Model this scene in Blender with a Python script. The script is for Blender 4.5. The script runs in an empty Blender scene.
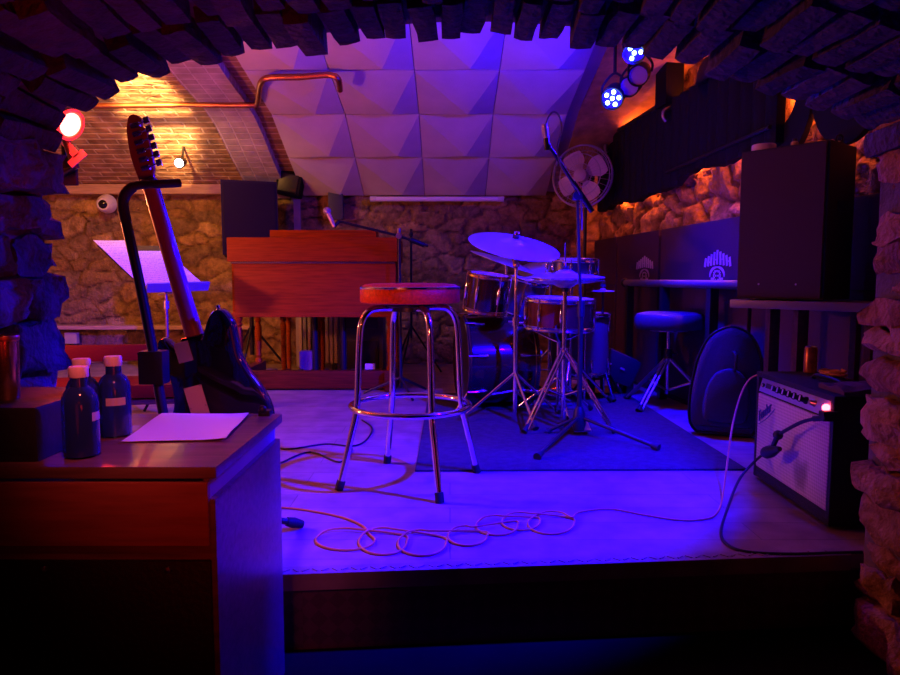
import bpy, bmesh, math, random
import numpy as np
from mathutils import Vector as V, Matrix as M4, noise as NZ
PI = math.pi; R = math.radians
C = bpy.context.scene.collection
SC = bpy.context.scene
rnd = random.Random(7)
# ------------------------------------------------------------------ camera
H = 0.79; F = 690.0; TH = math.atan(59.5/F)
cam = bpy.data.cameras.new('camera'); co = bpy.data.objects.new('camera', cam); C.objects.link(co)
co.location = (0, 0, H); co.rotation_euler = (PI/2-TH, 0, 0)
cam.sensor_width = 36; cam.lens = F/900*36; cam.clip_start = .05
SC.camera = co
def ray(px, py):
    a = (px-450)/F; b = (337.5-py)/F
    return V((a, math.cos(TH)+b*math.sin(TH), -math.sin(TH)+b*math.cos(TH)))
def at(px, py, Y):
    d = ray(px, py); return V((0, 0, H))+d*(Y/d.y)
def pl(px, py, z=0.0):
    d = ray(px, py); return V((0, 0, H))+d*((z-H)/d.z)
# ------------------------------------------------------------------ materials
def nn(nt, t, **k):
    n = nt.nodes.new(t)
    for a, b in k.items(): setattr(n, a, b)
    return n
MATS = {}
def mat(name, col, rough=.6, metal=0, spec=.5, var=0, vs=8, bump=0, bs=40, trans=0, coat=0, emit=None, es=0, stretch=None, col2=None, ior=1.45, detail=6):
    if name in MATS: return MATS[name]
    m = bpy.data.materials.new(name); m.use_nodes = True; nt = m.node_tree
    b = nt.nodes['Principled BSDF']; b.inputs['Base Color'].default_value = (*col, 1)
    b.inputs['Roughness'].default_value = rough; b.inputs['Metallic'].default_value = metal
    b.inputs['Specular IOR Level'].default_value = spec; b.inputs['Transmission Weight'].default_value = trans
    b.inputs['Coat Weight'].default_value = coat; b.inputs['IOR'].default_value = ior
    if emit: b.inputs['Emission Color'].default_value = (*emit, 1); b.inputs['Emission Strength'].default_value = es
    tc = nn(nt, 'ShaderNodeTexCoord'); mp = nn(nt, 'ShaderNodeMapping')
    nt.links.new(tc.outputs['Object'], mp.inputs['Vector'])
    if stretch: mp.inputs['Scale'].default_value = stretch
    if var or col2:
        n = nn(nt, 'ShaderNodeTexNoise'); n.inputs['Scale'].default_value = vs; n.inputs['Detail'].default_value = detail
        nt.links.new(mp.outputs[0], n.inputs['Vector'])
        r = nn(nt, 'ShaderNodeValToRGB'); r.color_ramp.elements[0].position = .32; r.color_ramp.elements[1].position = .68
        c2 = col2 or tuple(c*(1-var) for c in col)
        r.color_ramp.elements[0].color = (*c2, 1); r.color_ramp.elements[1].color = (*col, 1)
        nt.links.new(n.outputs[0], r.inputs[0]); nt.links.new(r.outputs[0], b.inputs['Base Color'])
    if bump:
        n2 = nn(nt, 'ShaderNodeTexNoise'); n2.inputs['Scale'].default_value = bs; n2.inputs['Detail'].default_value = 6
        nt.links.new(mp.outputs[0], n2.inputs['Vector'])
        bp = nn(nt, 'ShaderNodeBump'); bp.inputs['Strength'].default_value = bump; bp.inputs['Distance'].default_value = .01
        nt.links.new(n2.outputs[0], bp.inputs['Height']); nt.links.new(bp.outputs[0], b.inputs['Normal'])
    MATS[name] = m; return m
def stone_mat(name, rough=.8):
    m = bpy.data.materials.new(name); m.use_nodes = True; nt = m.node_tree; b = nt.nodes['Principled BSDF']
    b.inputs['Roughness'].default_value = rough; b.inputs['Specular IOR Level'].default_value = .3
    a = nn(nt, 'ShaderNodeVertexColor', layer_name='tint'); tc = nn(nt, 'ShaderNodeTexCoord')
    n = nn(nt, 'ShaderNodeTexNoise'); n.inputs['Scale'].default_value = 14; n.inputs['Detail'].default_value = 8; n.inputs['Roughness'].default_value = .65
    nt.links.new(tc.outputs['Object'], n.inputs['Vector'])
    r = nn(nt, 'ShaderNodeValToRGB'); r.color_ramp.elements[0].position = .3; r.color_ramp.elements[1].position = .7
    r.color_ramp.elements[0].color = (.35, .32, .3, 1); r.color_ramp.elements[1].color = (1.15, 1.1, 1.05, 1)
    nt.links.new(n.outputs[0], r.inputs[0])
    mx = nn(nt, 'ShaderNodeMix', data_type='RGBA', blend_type='MULTIPLY'); mx.inputs[0].default_value = 1
    nt.links.new(a.outputs[0], mx.inputs[6]); nt.links.new(r.outputs[0], mx.inputs[7]); nt.links.new(mx.outputs[2], b.inputs['Base Color'])
    n2 = nn(nt, 'ShaderNodeTexNoise'); n2.inputs['Scale'].default_value = 45; n2.inputs['Detail'].default_value = 8
    nt.links.new(tc.outputs['Object'], n2.inputs['Vector'])
    bp = nn(nt, 'ShaderNodeBump'); bp.inputs['Strength'].default_value = 1; bp.inputs['Distance'].default_value = .02
    nt.links.new(n2.outputs[0], bp.inputs['Height']); nt.links.new(bp.outputs[0], b.inputs['Normal'])
    return m
def brick_mat(name, c1, c2, mortar, w, h, ms, coord='UV', rough=.75, bumpd=.01, bias=0, worn=.5, off=.5):
    m = bpy.data.materials.new(name); m.use_nodes = True; nt = m.node_tree; b = nt.nodes['Principled BSDF']
    b.inputs['Roughness'].default_value = rough; b.inputs['Specular IOR Level'].default_value = .35
    tc = nn(nt, 'ShaderNodeTexCoord'); br = nn(nt, 'ShaderNodeTexBrick', offset=off)
    br.inputs['Color1'].default_value = (*c1, 1); br.inputs['Color2'].default_value = (*c2, 1); br.inputs['Mortar'].default_value = (*mortar, 1)
    br.inputs['Scale'].default_value = 1; br.inputs['Brick Width'].default_value = w; br.inputs['Row Height'].default_value = h
    br.inputs['Mortar Size'].default_value = ms; br.inputs['Mortar Smooth'].default_value = .4; br.inputs['Bias'].default_value = bias
    nt.links.new(tc.outputs[coord], br.inputs['Vector'])
    n = nn(nt, 'ShaderNodeTexNoise'); n.inputs['Scale'].default_value = 9; n.inputs['Detail'].default_value = 8
    nt.links.new(tc.outputs['Object'], n.inputs['Vector'])
    r = nn(nt, 'ShaderNodeValToRGB'); r.color_ramp.elements[0].position = .3; r.color_ramp.elements[1].position = .7
    r.color_ramp.elements[0].color = (1-worn, 1-worn, 1-worn, 1); r.color_ramp.elements[1].color = (1.1, 1.1, 1.1, 1)
    nt.links.new(n.outputs[0], r.inputs[0])
    mx = nn(nt, 'ShaderNodeMix', data_type='RGBA', blend_type='MULTIPLY'); mx.inputs[0].default_value = 1
    nt.links.new(br.outputs[0], mx.inputs[6]); nt.links.new(r.outputs[0], mx.inputs[7]); nt.links.new(mx.outputs[2], b.inputs['Base Color'])
    ad = nn(nt, 'ShaderNodeMath', operation='MULTIPLY_ADD'); ad.inputs[1].default_value = -1
    nt.links.new(br.outputs[1], ad.inputs[0]); nt.links.new(n.outputs[0], ad.inputs[2])
    bp = nn(nt, 'ShaderNodeBump'); bp.inputs['Strength'].default_value = .7; bp.inputs['Distance'].default_value = bumpd
    nt.links.new(ad.outputs[0], bp.inputs['Height']); nt.links.new(bp.outputs[0], b.inputs['Normal'])
    return m
# a few shared materials
BLACK = mat('black_plastic', (.012, .012, .014), .45, bump=.1, bs=200)
TOLEX = mat('black_vinyl_cloth', (.014, .013, .013), .55, bump=.5, bs=300)
RUBBER = mat('black_rubber', (.015, .015, .015), .7)
CHROME = mat('chrome', (.85, .85, .87), .12, 1, bump=.02, bs=60)
STEEL = mat('dull_steel', (.5, .5, .52), .35, 1, bump=.05, bs=80)
BLKMETAL = mat('black_painted_metal', (.02, .02, .022), .35, .3, bump=.05, bs=120)
ORGAN = mat('walnut_veneer', (.40, .075, .004), .45, spec=.12, var=.35, vs=6, stretch=(1, 8, 14), bump=.06, bs=30)
DWOOD = mat('dark_brown_wood', (.10, .05, .03), .42, var=.5, vs=7, stretch=(1.5, 10, 10), bump=.15, bs=30)
CABWOOD = mat('stained_brown_wood', (.22, .11, .10), .3, var=.45, vs=6, stretch=(1, 9, 12), bump=.08, bs=25, coat=.2)
PALEWOOD = mat('pale_timber', (.62, .42, .25), .55, var=.35, vs=6, stretch=(1, 10, 12), bump=.2, bs=30)
PAPER = mat('white_paper', (.82, .82, .84), .8, bump=.05, bs=20)
REDVINYL = mat('red_vinyl', (.12, .006, .003), .5, spec=.15, bump=.15, bs=60)
COPPER = mat('copper_pipe', (.75, .30, .14), .35, 1, var=.3, vs=12)
YCABLE = mat('tan_cable_jacket', (.78, .44, .07), .5, bump=.05, bs=80)
BCABLE = mat('black_cable_jacket', (.02, .02, .022), .5, bump=.05, bs=80)
FOAM = mat('white_acoustic_foam', (.74, .70, .70), .9, var=.12, vs=5, bump=.25, bs=120)
GOLD = mat('brass_hoop', (.85, .58, .2), .2, 1, bump=.03, bs=60)
CYM = mat('bronze_cymbal', (.58, .60, .62), .36, .5, stretch=(1, 1, 1), bump=.1, bs=90)
SHELL = mat('dark_drum_lacquer', (.035, .014, .012), .18, coat=.5, var=.3, vs=10)
REDSHELL = mat('dark_red_snare_lacquer', (.16, .03, .02), .2, coat=.5, var=.3, vs=10)
HEADW = mat('white_drum_head', (.8, .8, .82), .55, bump=.1, bs=90)
HEADB = mat('black_drum_head', (.02, .02, .022), .3)
# ------------------------------------------------------------------ mesh builder
def spline(P, n=8, closed=False):
    P = [V(p) for p in P]; out = []; N = len(P)
    if N < 3: return P
    for i in range(N if closed else N-1):
        if closed: a, b, c, d = P[(i-1) % N], P[i], P[(i+1) % N], P[(i+2) % N]
        else: a, b, c, d = P[max(i-1, 0)], P[i], P[i+1], P[min(i+2, N-1)]
        for k in range(n):
            t = k/n
            out.append(.5*((2*b)+(c-a)*t+(2*a-5*b+4*c-d)*t*t+(3*b-a-3*c+d)*t**3))
    if not closed: out.append(P[-1])
    return out
class MB:
    def __init__(s): s.v = []; s.f = []; s.m = []
    def add(s, vs, fs, mi=0):
        o = len(s.v); s.v += [tuple(v) for v in vs]; s.f += [tuple(i+o for i in f) for f in fs]; s.m += [mi]*len(fs); return s
    def box(s, c, d, rot=None, bev=0, mi=0):
        c = V(c); x, y, z = (e/2 for e in d)
        m = rot if rot is not None else M4.Identity(3)
        if not bev:
            vs = [c+m@V((i*x, j*y, k*z)) for i in (-1, 1) for j in (-1, 1) for k in (-1, 1)]
            return s.add(vs, [(0, 1, 3, 2), (4, 6, 7, 5), (0, 4, 5, 1), (2, 3, 7, 6), (0, 2, 6, 4), (1, 5, 7, 3)], mi)
        b = bmesh.new(); bmesh.ops.create_cube(b, size=1)
        for v in b.verts: v.co = V((v.co.x*2*x, v.co.y*2*y, v.co.z*2*z))
        bmesh.ops.bevel(b, geom=b.edges[:], offset=bev, segments=2, affect='EDGES', profile=.7)
        b.verts.index_update()
        s.add([c+m@v.co for v in b.verts], [[v.index for v in f.verts] for f in b.faces], mi); b.free(); return s
    def tube(s, P, r, n=10, closed=False, cap=True, mi=0):
        P = [V(p) for p in P]; N = len(P); rr = r if isinstance(r, (list, tuple)) else [r]*N
        T = []
        for i in range(N):
            a = P[(i-1) % N] if closed or i > 0 else P[i]; b = P[(i+1) % N] if closed or i < N-1 else P[i]
            t = (b-a); T.append(t.normalized() if t.length > 1e-9 else V((0, 0, 1)))
        u = T[0].orthogonal().normalized(); vs = []
        for i in range(N):
            u = (u-T[i]*u.dot(T[i])); u = u.normalized() if u.length > 1e-6 else T[i].orthogonal().normalized()
            w = T[i].cross(u)
            for k in range(n):
                a = 2*PI*k/n; vs.append(P[i]+(u*math.cos(a)+w*math.sin(a))*rr[i])
        fs = []
        for i in range(N if closed else N-1):
            j = (i+1) % N
            for k in range(n): fs.append((i*n+k, i*n+(k+1) % n, j*n+(k+1) % n, j*n+k))
        if cap and not closed: fs += [tuple(range(n-1, -1, -1)), tuple(range((N-1)*n, N*n))]
        return s.add(vs, fs, mi)
    def lathe(s, prof, n=32, mtx=None, mi=0, closed=False):
        m = mtx or M4.Identity(4); vs = []; fs = []; L = len(prof)
        for r, z in prof:
            for k in range(n):
                a = 2*PI*k/n; vs.append(m@V((max(r, 1e-5)*math.cos(a), max(r, 1e-5)*math.sin(a), z)))
        for i in range(L if closed else L-1):
            j = (i+1) % L
            for k in range(n): fs.append((i*n+k, i*n+(k+1) % n, j*n+(k+1) % n, j*n+k))
        return s.add(vs, fs, mi)
    def cyl(s, a, b, r, n=20, mi=0): return s.tube([a, b], r, n, mi=mi)
    def prism(s, poly, h, mtx=None, bev=0, mi=0):
        m = mtx or M4.Identity(4); N = len(poly)
        vs = [m@V((x, y, 0)) for x, y in poly]+[m@V((x, y, h)) for x, y in poly]
        fs = [tuple(range(N-1, -1, -1)), tuple(range(N, 2*N))]+[(i, (i+1) % N, N+(i+1) % N, N+i) for i in range(N)]
        return s.add(vs, fs, mi)
    def ball(s, c, r, sc=(1, 1, 1), n=16, mi=0):
        prof = [(r*math.sin(PI*i/10), -r*math.cos(PI*i/10)) for i in range(11)]
        return s.lathe(prof, n, M4.Translation(V(c))@M4.Diagonal((*sc, 1)), mi)
ROOT = {}
def axis(p, d, roll=None):
    return M4.Translation(V(p))@V(d).to_track_quat('Z', 'Y').to_matrix().to_4x4()
def obj(name, mb, m, parent=None, smooth=True, world=False, sub=None, label=None, ang=40):
    """one mesh object; world=True: coordinates are world ones and get moved into the parent's frame"""
    vs = mb.v
    rootm = None
    p = parent
    while p is not None:
        if p.name in ROOT: rootm = ROOT[p.name]; break
        p = p.parent
    if world and rootm is not None:
        inv = rootm.inverted(); vs = [tuple(inv@V(v)) for v in vs]
    me = bpy.data.meshes.new(name); me.from_pydata(vs, [], mb.f); me.validate(); me.update()
    b = bmesh.new(); b.from_mesh(me); bmesh.ops.recalc_face_normals(b, faces=b.faces[:]); b.to_mesh(me); b.free()
    for mm in (m if isinstance(m, (list, tuple)) else [m]): me.materials.append(mm)
    if isinstance(m, (list, tuple)) and len(me.polygons) == len(mb.m): me.polygons.foreach_set('material_index', mb.m)
    if smooth: me.shade_smooth(); me.set_sharp_from_angle(angle=R(ang))
    o = bpy.data.objects.new(name, me); C.objects.link(o)
    if parent is not None: o.parent = parent
    if label: o['label'] = label
    return o
def tag(o, label, cat, group=None):
    o['label'] = label; o['category'] = cat
    if group: o['group'] = group
    return o
def thing(name, label, cat, loc=(0, 0, 0), rotz=0, group=None, rot=None):
    o = bpy.data.objects.new(name, None); C.objects.link(o); o.location = loc
    e = rot if rot is not None else (0, 0, rotz); o.rotation_euler = e; o.empty_display_size = .05
    from mathutils import Euler
    ROOT[o.name] = M4.Translation(V(loc))@Euler(e).to_matrix().to_4x4()
    return tag(o, label, cat, group)
def solo(name, mb, m, label, cat, group=None, loc=None, **k):
    """a thing that is one mesh; mb in world coordinates, origin moved to loc"""
    if loc is None:
        a = np.array(mb.v); loc = V(((a[:, 0].min()+a[:, 0].max())/2, (a[:, 1].min()+a[:, 1].max())/2, a[:, 2].min()))
    mb.v = [tuple(V(v)-V(loc)) for v in mb.v]
    o = obj(name, mb, m, **k); o.location = loc; return tag(o, label, cat, group)
def struct(name, mb, m, **k):
    o = obj(name, mb, m, **k); o['kind'] = 'structure'; return o
def dup(root, loc, label, rotz=None):
    r = root.copy(); C.objects.link(r); r.location = loc; r['label'] = label
    if rotz is not None: r.rotation_euler = (0, 0, rotz)
    for ch in list(root.children):
        c = ch.copy(); C.objects.link(c); c.parent = r
        for g in ch.children:
            d = g.copy(); C.objects.link(d); d.parent = c
    return r
# ------------------------------------------------------------------ the setting
YB = 6.3                                   # back wall
def zof(y, Y): return at(450, y, Y).z
PROF = [(6.3, zof(195, 6.3)), (5.73, zof(157, 5.73)), (5.21, zof(113, 5.21)), (4.54, zof(69, 4.54)), (3.9, 2.25), (3.2, 2.28), (2.6, 2.24), (1.85, 2.08)]
def wallx(Y): return 1.37+(6.3-Y)*.11
def edgeY(X): return 1.831+.084*X            # front edge of the stage
FLOORM = None
def floor_mat():
    m = brick_mat('worn_stage_boards', (.40, .29, .22), (.35, .25, .19), (.17, .12, .09), 1.5, .145, .0018, 'Object', .42, .003, worn=.35, off=.37)
    return m
mb = MB()
mb.add([(-4, edgeY(-4), 0), (2.2, edgeY(2.2), 0), (2.2, 6.5, 0), (-4, 6.5, 0), (-4, edgeY(-4), -.05), (2.2, edgeY(2.2), -.05), (2.2, 6.5, -.05), (-4, 6.5, -.05)],
       [(0, 1, 2, 3), (7, 6, 5, 4), (0, 4, 5, 1), (1, 5, 6, 2), (2, 6, 7, 3), (3, 7, 4, 0)])
struct('floor', mb, floor_mat(), smooth=False)
mb = MB().box((0, .6, -.235), (5, 3.4, .05))
struct('floor_front', mb, mat('dark_lower_floor', (.005, .004, .004), .8, spec=.1, var=.4, vs=5, bump=.3, bs=20), smooth=False)
# riser with a diamond pattern and a tread-plate nosing
def diamond_mat():
    m = bpy.data.materials.new('dark_red_diamond_riser'); m.use_nodes = True; nt = m.node_tree; b = nt.nodes['Principled BSDF']
    tc = nn(nt, 'ShaderNodeTexCoord'); mp = nn(nt, 'ShaderNodeMapping'); mp.inputs['Rotation'].default_value = (0, R(45), 0); mp.inputs['Scale'].default_value = (28, 28, 28)
    ch = nn(nt, 'ShaderNodeTexChecker'); ch.inputs['Scale'].default_value = 1
    ch.inputs[1].default_value = (.10, .045, .05, 1); ch.inputs[2].default_value = (.07, .032, .036, 1)
    nt.links.new(tc.outputs['Object'], mp.inputs[0]); nt.links.new(mp.outputs[0], ch.inputs[0]); nt.links.new(ch.outputs[0], b.inputs['Base Color'])
    bp = nn(nt, 'ShaderNodeBump'); bp.inputs['Strength'].default_value = .4; bp.inputs['Distance'].default_value = .004
    nt.links.new(ch.outputs[1], bp.inputs['Height']); nt.links.new(bp.outputs[0], b.inputs['Normal']); b.inputs['Roughness'].default_value = .5
    return m
mb = MB(); e = .012
mb.add([(-2, edgeY(-2)-e, -.21), (1.6, edgeY(1.6)-e, -.21), (1.6, edgeY(1.6)-e, -.045), (-2, edgeY(-2)-e, -.045), (-2, edgeY(-2)+.03, -.21), (1.6, edgeY(1.6)+.03, -.21), (1.6, edgeY(1.6)+.03, -.045), (-2, edgeY(-2)+.03, -.045)],
       [(0, 1, 2, 3), (7, 6, 5, 4), (0, 4, 5, 1), (3, 2, 6, 7), (0, 3, 7, 4), (1, 5, 6, 2)])
struct('wall_step', mb, diamond_mat(), smooth=False)
mb = MB()
x = -1.04
ang = math.atan(.084); rz = M4.Rotation(ang, 3, 'Z')
mb.box((.05, edgeY(.05)+.008, .002), (2.2, .045, .003), rz)
mb.box((.05, edgeY(.05)-.016, -.02), (2.2, .004, .046), rz)
k = 0
while x < 1.1:                              # raised lozenges of the tread plate
    for j in range(1):
        a = R(45) if (k+j) % 2 else R(-45)
        mb.box((x, edgeY(x)+.004+j*.026, .004), (.022, .005, .004), M4.Rotation(a, 3, 'Z'))
    x += .026; k += 1
struct('trim_1', mb, mat('worn_tread_plate', (.34, .26, .22), .4, .15, var=.4, vs=9), smooth=False)
# stone walls: displaced courses of rubble, each stone with its own tint
STONE = stone_mat('rubble_stone')
PAL = [(.50, .33, .13), (.40, .26, .11), (.56, .39, .17), (.36, .23, .10), (.45, .28, .11), (.33, .23, .12)]
def stone_wall(name, p0, eu, ev, n, W, Hh, res, cw, ch, depth, seed, pal=PAL, m=STONE, warp=.35):
    r = random.Random(seed); p0, eu, ev, n = V(p0), V(eu), V(ev), V(n)
    nu, nv = int(W/res)+1, int(Hh/res)+1
    S = []; T = []
    for j in range(-1, int(Hh/ch)+2):
        for i in range(-1, int(W/cw)+2):
            if r.random() < .12: continue
            S.append((i+.5*(j % 2)+r.uniform(-.38, .38), j+r.uniform(-.33, .33))); T.append((r.choice(pal), r.uniform(.75, 1.2), r.random(), r.uniform(-.5, .5), r.uniform(-.5, .5)))
    S = np.array(S)
    uu, vv = np.meshgrid(np.linspace(0, W, nu), np.linspace(0, Hh, nv)); uf, vf = uu.ravel(), vv.ravel()
    wn = np.array([NZ.noise_vector(V((a*5, b*5, seed))) for a, b in zip(uf, vf)])
    a = uf/cw+wn[:, 0]*warp; b = vf/ch+wn[:, 1]*warp
    d = np.abs(a[:, None]-S[None, :, 0])**1.6+np.abs(b[:, None]-S[None, :, 1])**1.6
    part = np.argpartition(d, 2, axis=1)[:, :2]; dd = np.take_along_axis(d, part, 1)
    o = np.argsort(dd, 1); part = np.take_along_axis(part, o, 1); dd = np.take_along_axis(dd, o, 1)
    g = np.clip((dd[:, 1]-dd[:, 0])/.24, 0, 1); g = g*g*(3-2*g)
    idx = part[:, 0]; fr = np.array([NZ.fractal(V((x*9, y*9, seed+3)), 1, 2, 4) for x, y in zip(uf, vf)])
    TR = np.array([t[2:] for t in T])[idx]
    hgt = g*(.45+.5*TR[:, 0]+.5*TR[:, 1]*(a-S[idx, 0])+.5*TR[:, 2]*(b-S[idx, 1]))+.40*fr*(.5+.5*g)
    vs = [p0+eu*x+ev*y+n*(depth*h) for x, y, h in zip(uf, vf, hgt)]
    fs = [(j*nu+i, j*nu+i+1, (j+1)*nu+i+1, (j+1)*nu+i) for j in range(nv-1) for i in range(nu-1)]
    mbb = MB().add(vs, fs); ob = struct(name, mbb, m, ang=70)
    ca = ob.data.color_attributes.new('tint', 'FLOAT_COLOR', 'POINT')
    mort = np.array((.27, .17, .08)); pc = np.array([t[0] for t in T])[idx]*np.array([t[1] for t in T])[idx][:, None]
    col = mort+(pc-mort)*g[:, None]
    ca.data.foreach_set('color', np.concatenate([col, np.ones((len(col), 1))], 1).astype('f').ravel())
    return ob
stone_wall('wall_back', (-3.9, YB+.04, -.02), (1, 0, 0), (0, 0, 1), (0, -1, 0), 5.4, 1.66, .016, .25, .115, .036, 3, warp=.55)
L = (V((wallx(1.8), 1.8, 0))-V((wallx(6.4), 6.4, 0))).length
du = (V((wallx(1.8), 1.8, 0))-V((wallx(6.4), 6.4, 0))).normalized()
stone_wall('wall_right', V((wallx(6.4)+.05, 6.4, -.02)), du, (0, 0, 1), (-du.y, du.x, 0) if False else V((-1, -.11, 0)).normalized(), L, 2.3, .02, .27, .15, .07, 11, [(.66, .40, .20), (.56, .33, .17), (.74, .5, .28), (.48, .3, .18)])
mb = MB().box((-3.98, 4.1, 1.1), (.1, 5, 2.4))
struct('wall_left', mb, mat('plaster_side_wall', (.4, .3, .22), .85, var=.3, vs=4, bump=.6, bs=14), smooth=False)
# vaulted ceiling: brick on the left, plaster on the right
def prof_pt(s):                            # point on the vault at arc length s
    for a, b in zip(PROF, PROF[1:]):
        l = math.hypot(b[0]-a[0], b[1]-a[1])
        if s <= l: t = s/l; return a[0]+(b[0]-a[0])*t, a[1]+(b[1]-a[1])*t
        s -= l
    return PROF[-1]
PS = [V((0, y, z)) for y, z in PROF]; PSM = spline(PS, 6)
def vault(name, x0, x1, off, m, thick=.06):
    mbb = MB(); N = len(PSM); vs = []
    nr = []
    for i in range(N):
        t = (PSM[min(i+1, N-1)]-PSM[max(i-1, 0)]).normalized(); nr.append(V((0, t.z, -t.y)) if V((0, t.z, -t.y)).z > 0 else V((0, -t.z, t.y)))
    nx = 2
    for o in (off, off+thick):
        for i in range(N):
            for x in (x0, x1): vs.append(V((x, 0, 0))+PSM[i]+nr[i]*o)
    fs = []
    for i in range(N-1):
        fs.append((2*i, 2*i+1, 2*i+3, 2*i+2)); q = 2*N; fs.append((q+2*i, q+2*i+2, q+2*i+3, q+2*i+1))
        fs.append((2*i, 2*i+2, q+2*i+2, q+2*i)); fs.append((2*i+1, q+2*i+1, q+2*i+3, 2*i+3))
    fs += [(0, 2*N, 2*N+1, 1), (2*N-2, 2*N-1, 4*N-1, 4*N-2)]
    mbb.add(vs, fs); ob = struct(name, mbb, m, ang=60)
    uv = ob.data.uv_layers.new(name='UVMap'); arc = [0]
    for i in range(1, N): arc.append(arc[-1]+(PSM[i]-PSM[i-1]).length)
    for lp in ob.data.loops:
        vi = lp.vertex_index % (2*N); uv.data[lp.index].uv = (x0 if vi % 2 == 0 else x1, arc[vi//2])
    return ob
vault('ceiling', -4.0, -1.325, .03, brick_mat('worn_vault_brick', (.52, .31, .16), (.36, .21, .11), (.74, .56, .38), .24, .068, .010, bumpd=.05, worn=.5))
vault('ceiling_right', .96, 2.2, .030, mat('rough_stone_vault', (.62, .36, .18), .85, var=.55, vs=9, bump=1.0, bs=16))
vault('ceiling_stage', -1.33, .97, .035, mat('lilac_plaster', (.5, .42, .45), .8, var=.2, vs=3, bump=.3, bs=12))
vault('trim_2', -1.77, -1.44, -.035, brick_mat('rib_brick', (.62, .50, .42), (.52, .4, .34), (.72, .62, .55), .11, .075, .008, bumpd=.01, worn=.3, off=0), .08)
mb = MB()
a = zof(190, 6.2)
mb.box((-2.62, 6.21, a+.005), (2.5, .1, .085), bev=.008)
struct('trim_3', mb, PALEWOOD)
mb = MB().box((-2.85, 6.2, zof(327, 6.2)), (2.2, .16, .035), bev=.006)
struct('trim_4', mb, PALEWOOD)
# front wall with the brick arch over the opening (the camera looks through it)
ARC = [(-1.06, 1.08), (-1.05, 1.14), (-.93, 1.272), (-.68, 1.358), (-.41, 1.39), (0, 1.428), (.41, 1.405), (.73, 1.325), (1.06, 1.22), (1.12, 1.11)]
arc = [(p.x, p.y) for p in spline([V((x, z, 0)) for x, z in ARC], 10)]
Y0, Y1 = 1.05, 1.87
mb = MB(); OUT = .03
def outw(i):
    a = V(arc[max(i-1, 0)]); b = V(arc[min(i+1, len(arc)-1)]); t = (b-a).normalized(); return V((-t.y, t.x))
inn = [V(arc[i])+outw(i)*OUT for i in range(len(arc))]
loop = [V((-1.09, -.25))]+inn+[V((1.16, -.25))]
up = [V((-3.9, -.25))]+[V((-3.9+(7-.9)*i/(len(inn)-1)*1.0, 2.6)) for i in range(len(inn))]+[V((2.2, -.25))]
n = len(loop); vs = []
for y in (Y0, Y1):
    for l in (loop, up): vs += [V((p.x, y, p.y)) for p in l]
fs = []
for i in range(n-1):
    fs += [(i, i+1, n+i+1, n+i), (2*n+i, 3*n+i, 3*n+i+1, 2*n+i+1), (i, 2*n+i, 2*n+i+1, i+1), (n+i, n+i+1, 3*n+i+1, 3*n+i)]
mb.add(vs, fs)
struct('wall_front', mb, mat('dark_mortar', (.16, .13, .12), .95, var=.4, vs=12, bump=.8, bs=40), smooth=False)
def rock(mbb, c, d, rot, jit, r, round_=.25, cuts=2):
    b = bmesh.new(); bmesh.ops.create_cube(b, size=1); bmesh.ops.subdivide_edges(b, edges=b.edges[:], cuts=cuts, use_grid_fill=True)
    sd = V((r.uniform(-50, 50), r.uniform(-50, 50), r.uniform(-50, 50)))
    b.verts.index_update(); out = []
    for v in b.verts:
        p = v.co.copy(); sp = p.normalized()*.62; p = p.lerp(sp, round_)
        q = V((p.x*d[0], p.y*d[1], p.z*d[2])); q += V(NZ.noise_vector(q*13+sd))*jit+V(NZ.noise_vector(q*40+sd))*jit*.5
        out.append(V(c)+rot@q)
    mbb.add(out, [[v.index for v in f.verts] for f in b.faces]); b.free()
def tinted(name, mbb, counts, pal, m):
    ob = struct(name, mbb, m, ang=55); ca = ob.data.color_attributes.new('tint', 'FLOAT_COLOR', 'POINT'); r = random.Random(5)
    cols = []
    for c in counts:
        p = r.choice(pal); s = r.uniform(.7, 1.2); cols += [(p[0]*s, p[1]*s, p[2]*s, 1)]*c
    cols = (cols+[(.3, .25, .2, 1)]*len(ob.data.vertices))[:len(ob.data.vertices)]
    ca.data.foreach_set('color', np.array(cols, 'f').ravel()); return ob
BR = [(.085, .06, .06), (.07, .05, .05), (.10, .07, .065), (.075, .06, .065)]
mb = MB(); cnt = []; r = random.Random(21)
Lc = [0]
for a, b in zip(arc, arc[1:]): Lc.append(Lc[-1]+math.hypot(b[0]-a[0], b[1]-a[1]))
row = 0; y = Y1-.02
while y > Y0+.1:
    s = (.035 if row % 2 else .0)
    while s < Lc[-1]:
        i = max(k for k in range(len(Lc)) if Lc[k] <= s); i = min(i, len(arc)-2); t = (s-Lc[i])/(Lc[i+1]-Lc[i])
        p = V(arc[i]).lerp(V(arc[i+1]), t); nrm = outw(i); q = p+nrm*(.10+r.uniform(-.014, .016))
        rot = M4(((nrm.y, 0, nrm.x), (0, 1, 0), (-nrm.x, 0, nrm.y)))
        rot = rot@M4.Rotation(r.uniform(-.07, .07), 3, 'Z')@M4.Rotation(r.uniform(-.06, .06), 3, 'Y')
        v0 = len(mb.v); w = r.uniform(.048, .06)
        rock(mb, (q.x, y-.115+r.uniform(-.012, .016), q.y), (w, .235, .24), rot, .006, r, .10); cnt.append(len(mb.v)-v0)
        s += w+r.uniform(.010, .022)
    y -= .25; row += 1
tinted('ceiling_arch', mb, cnt, BR, stone_mat('arch_brick', .75))
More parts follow.
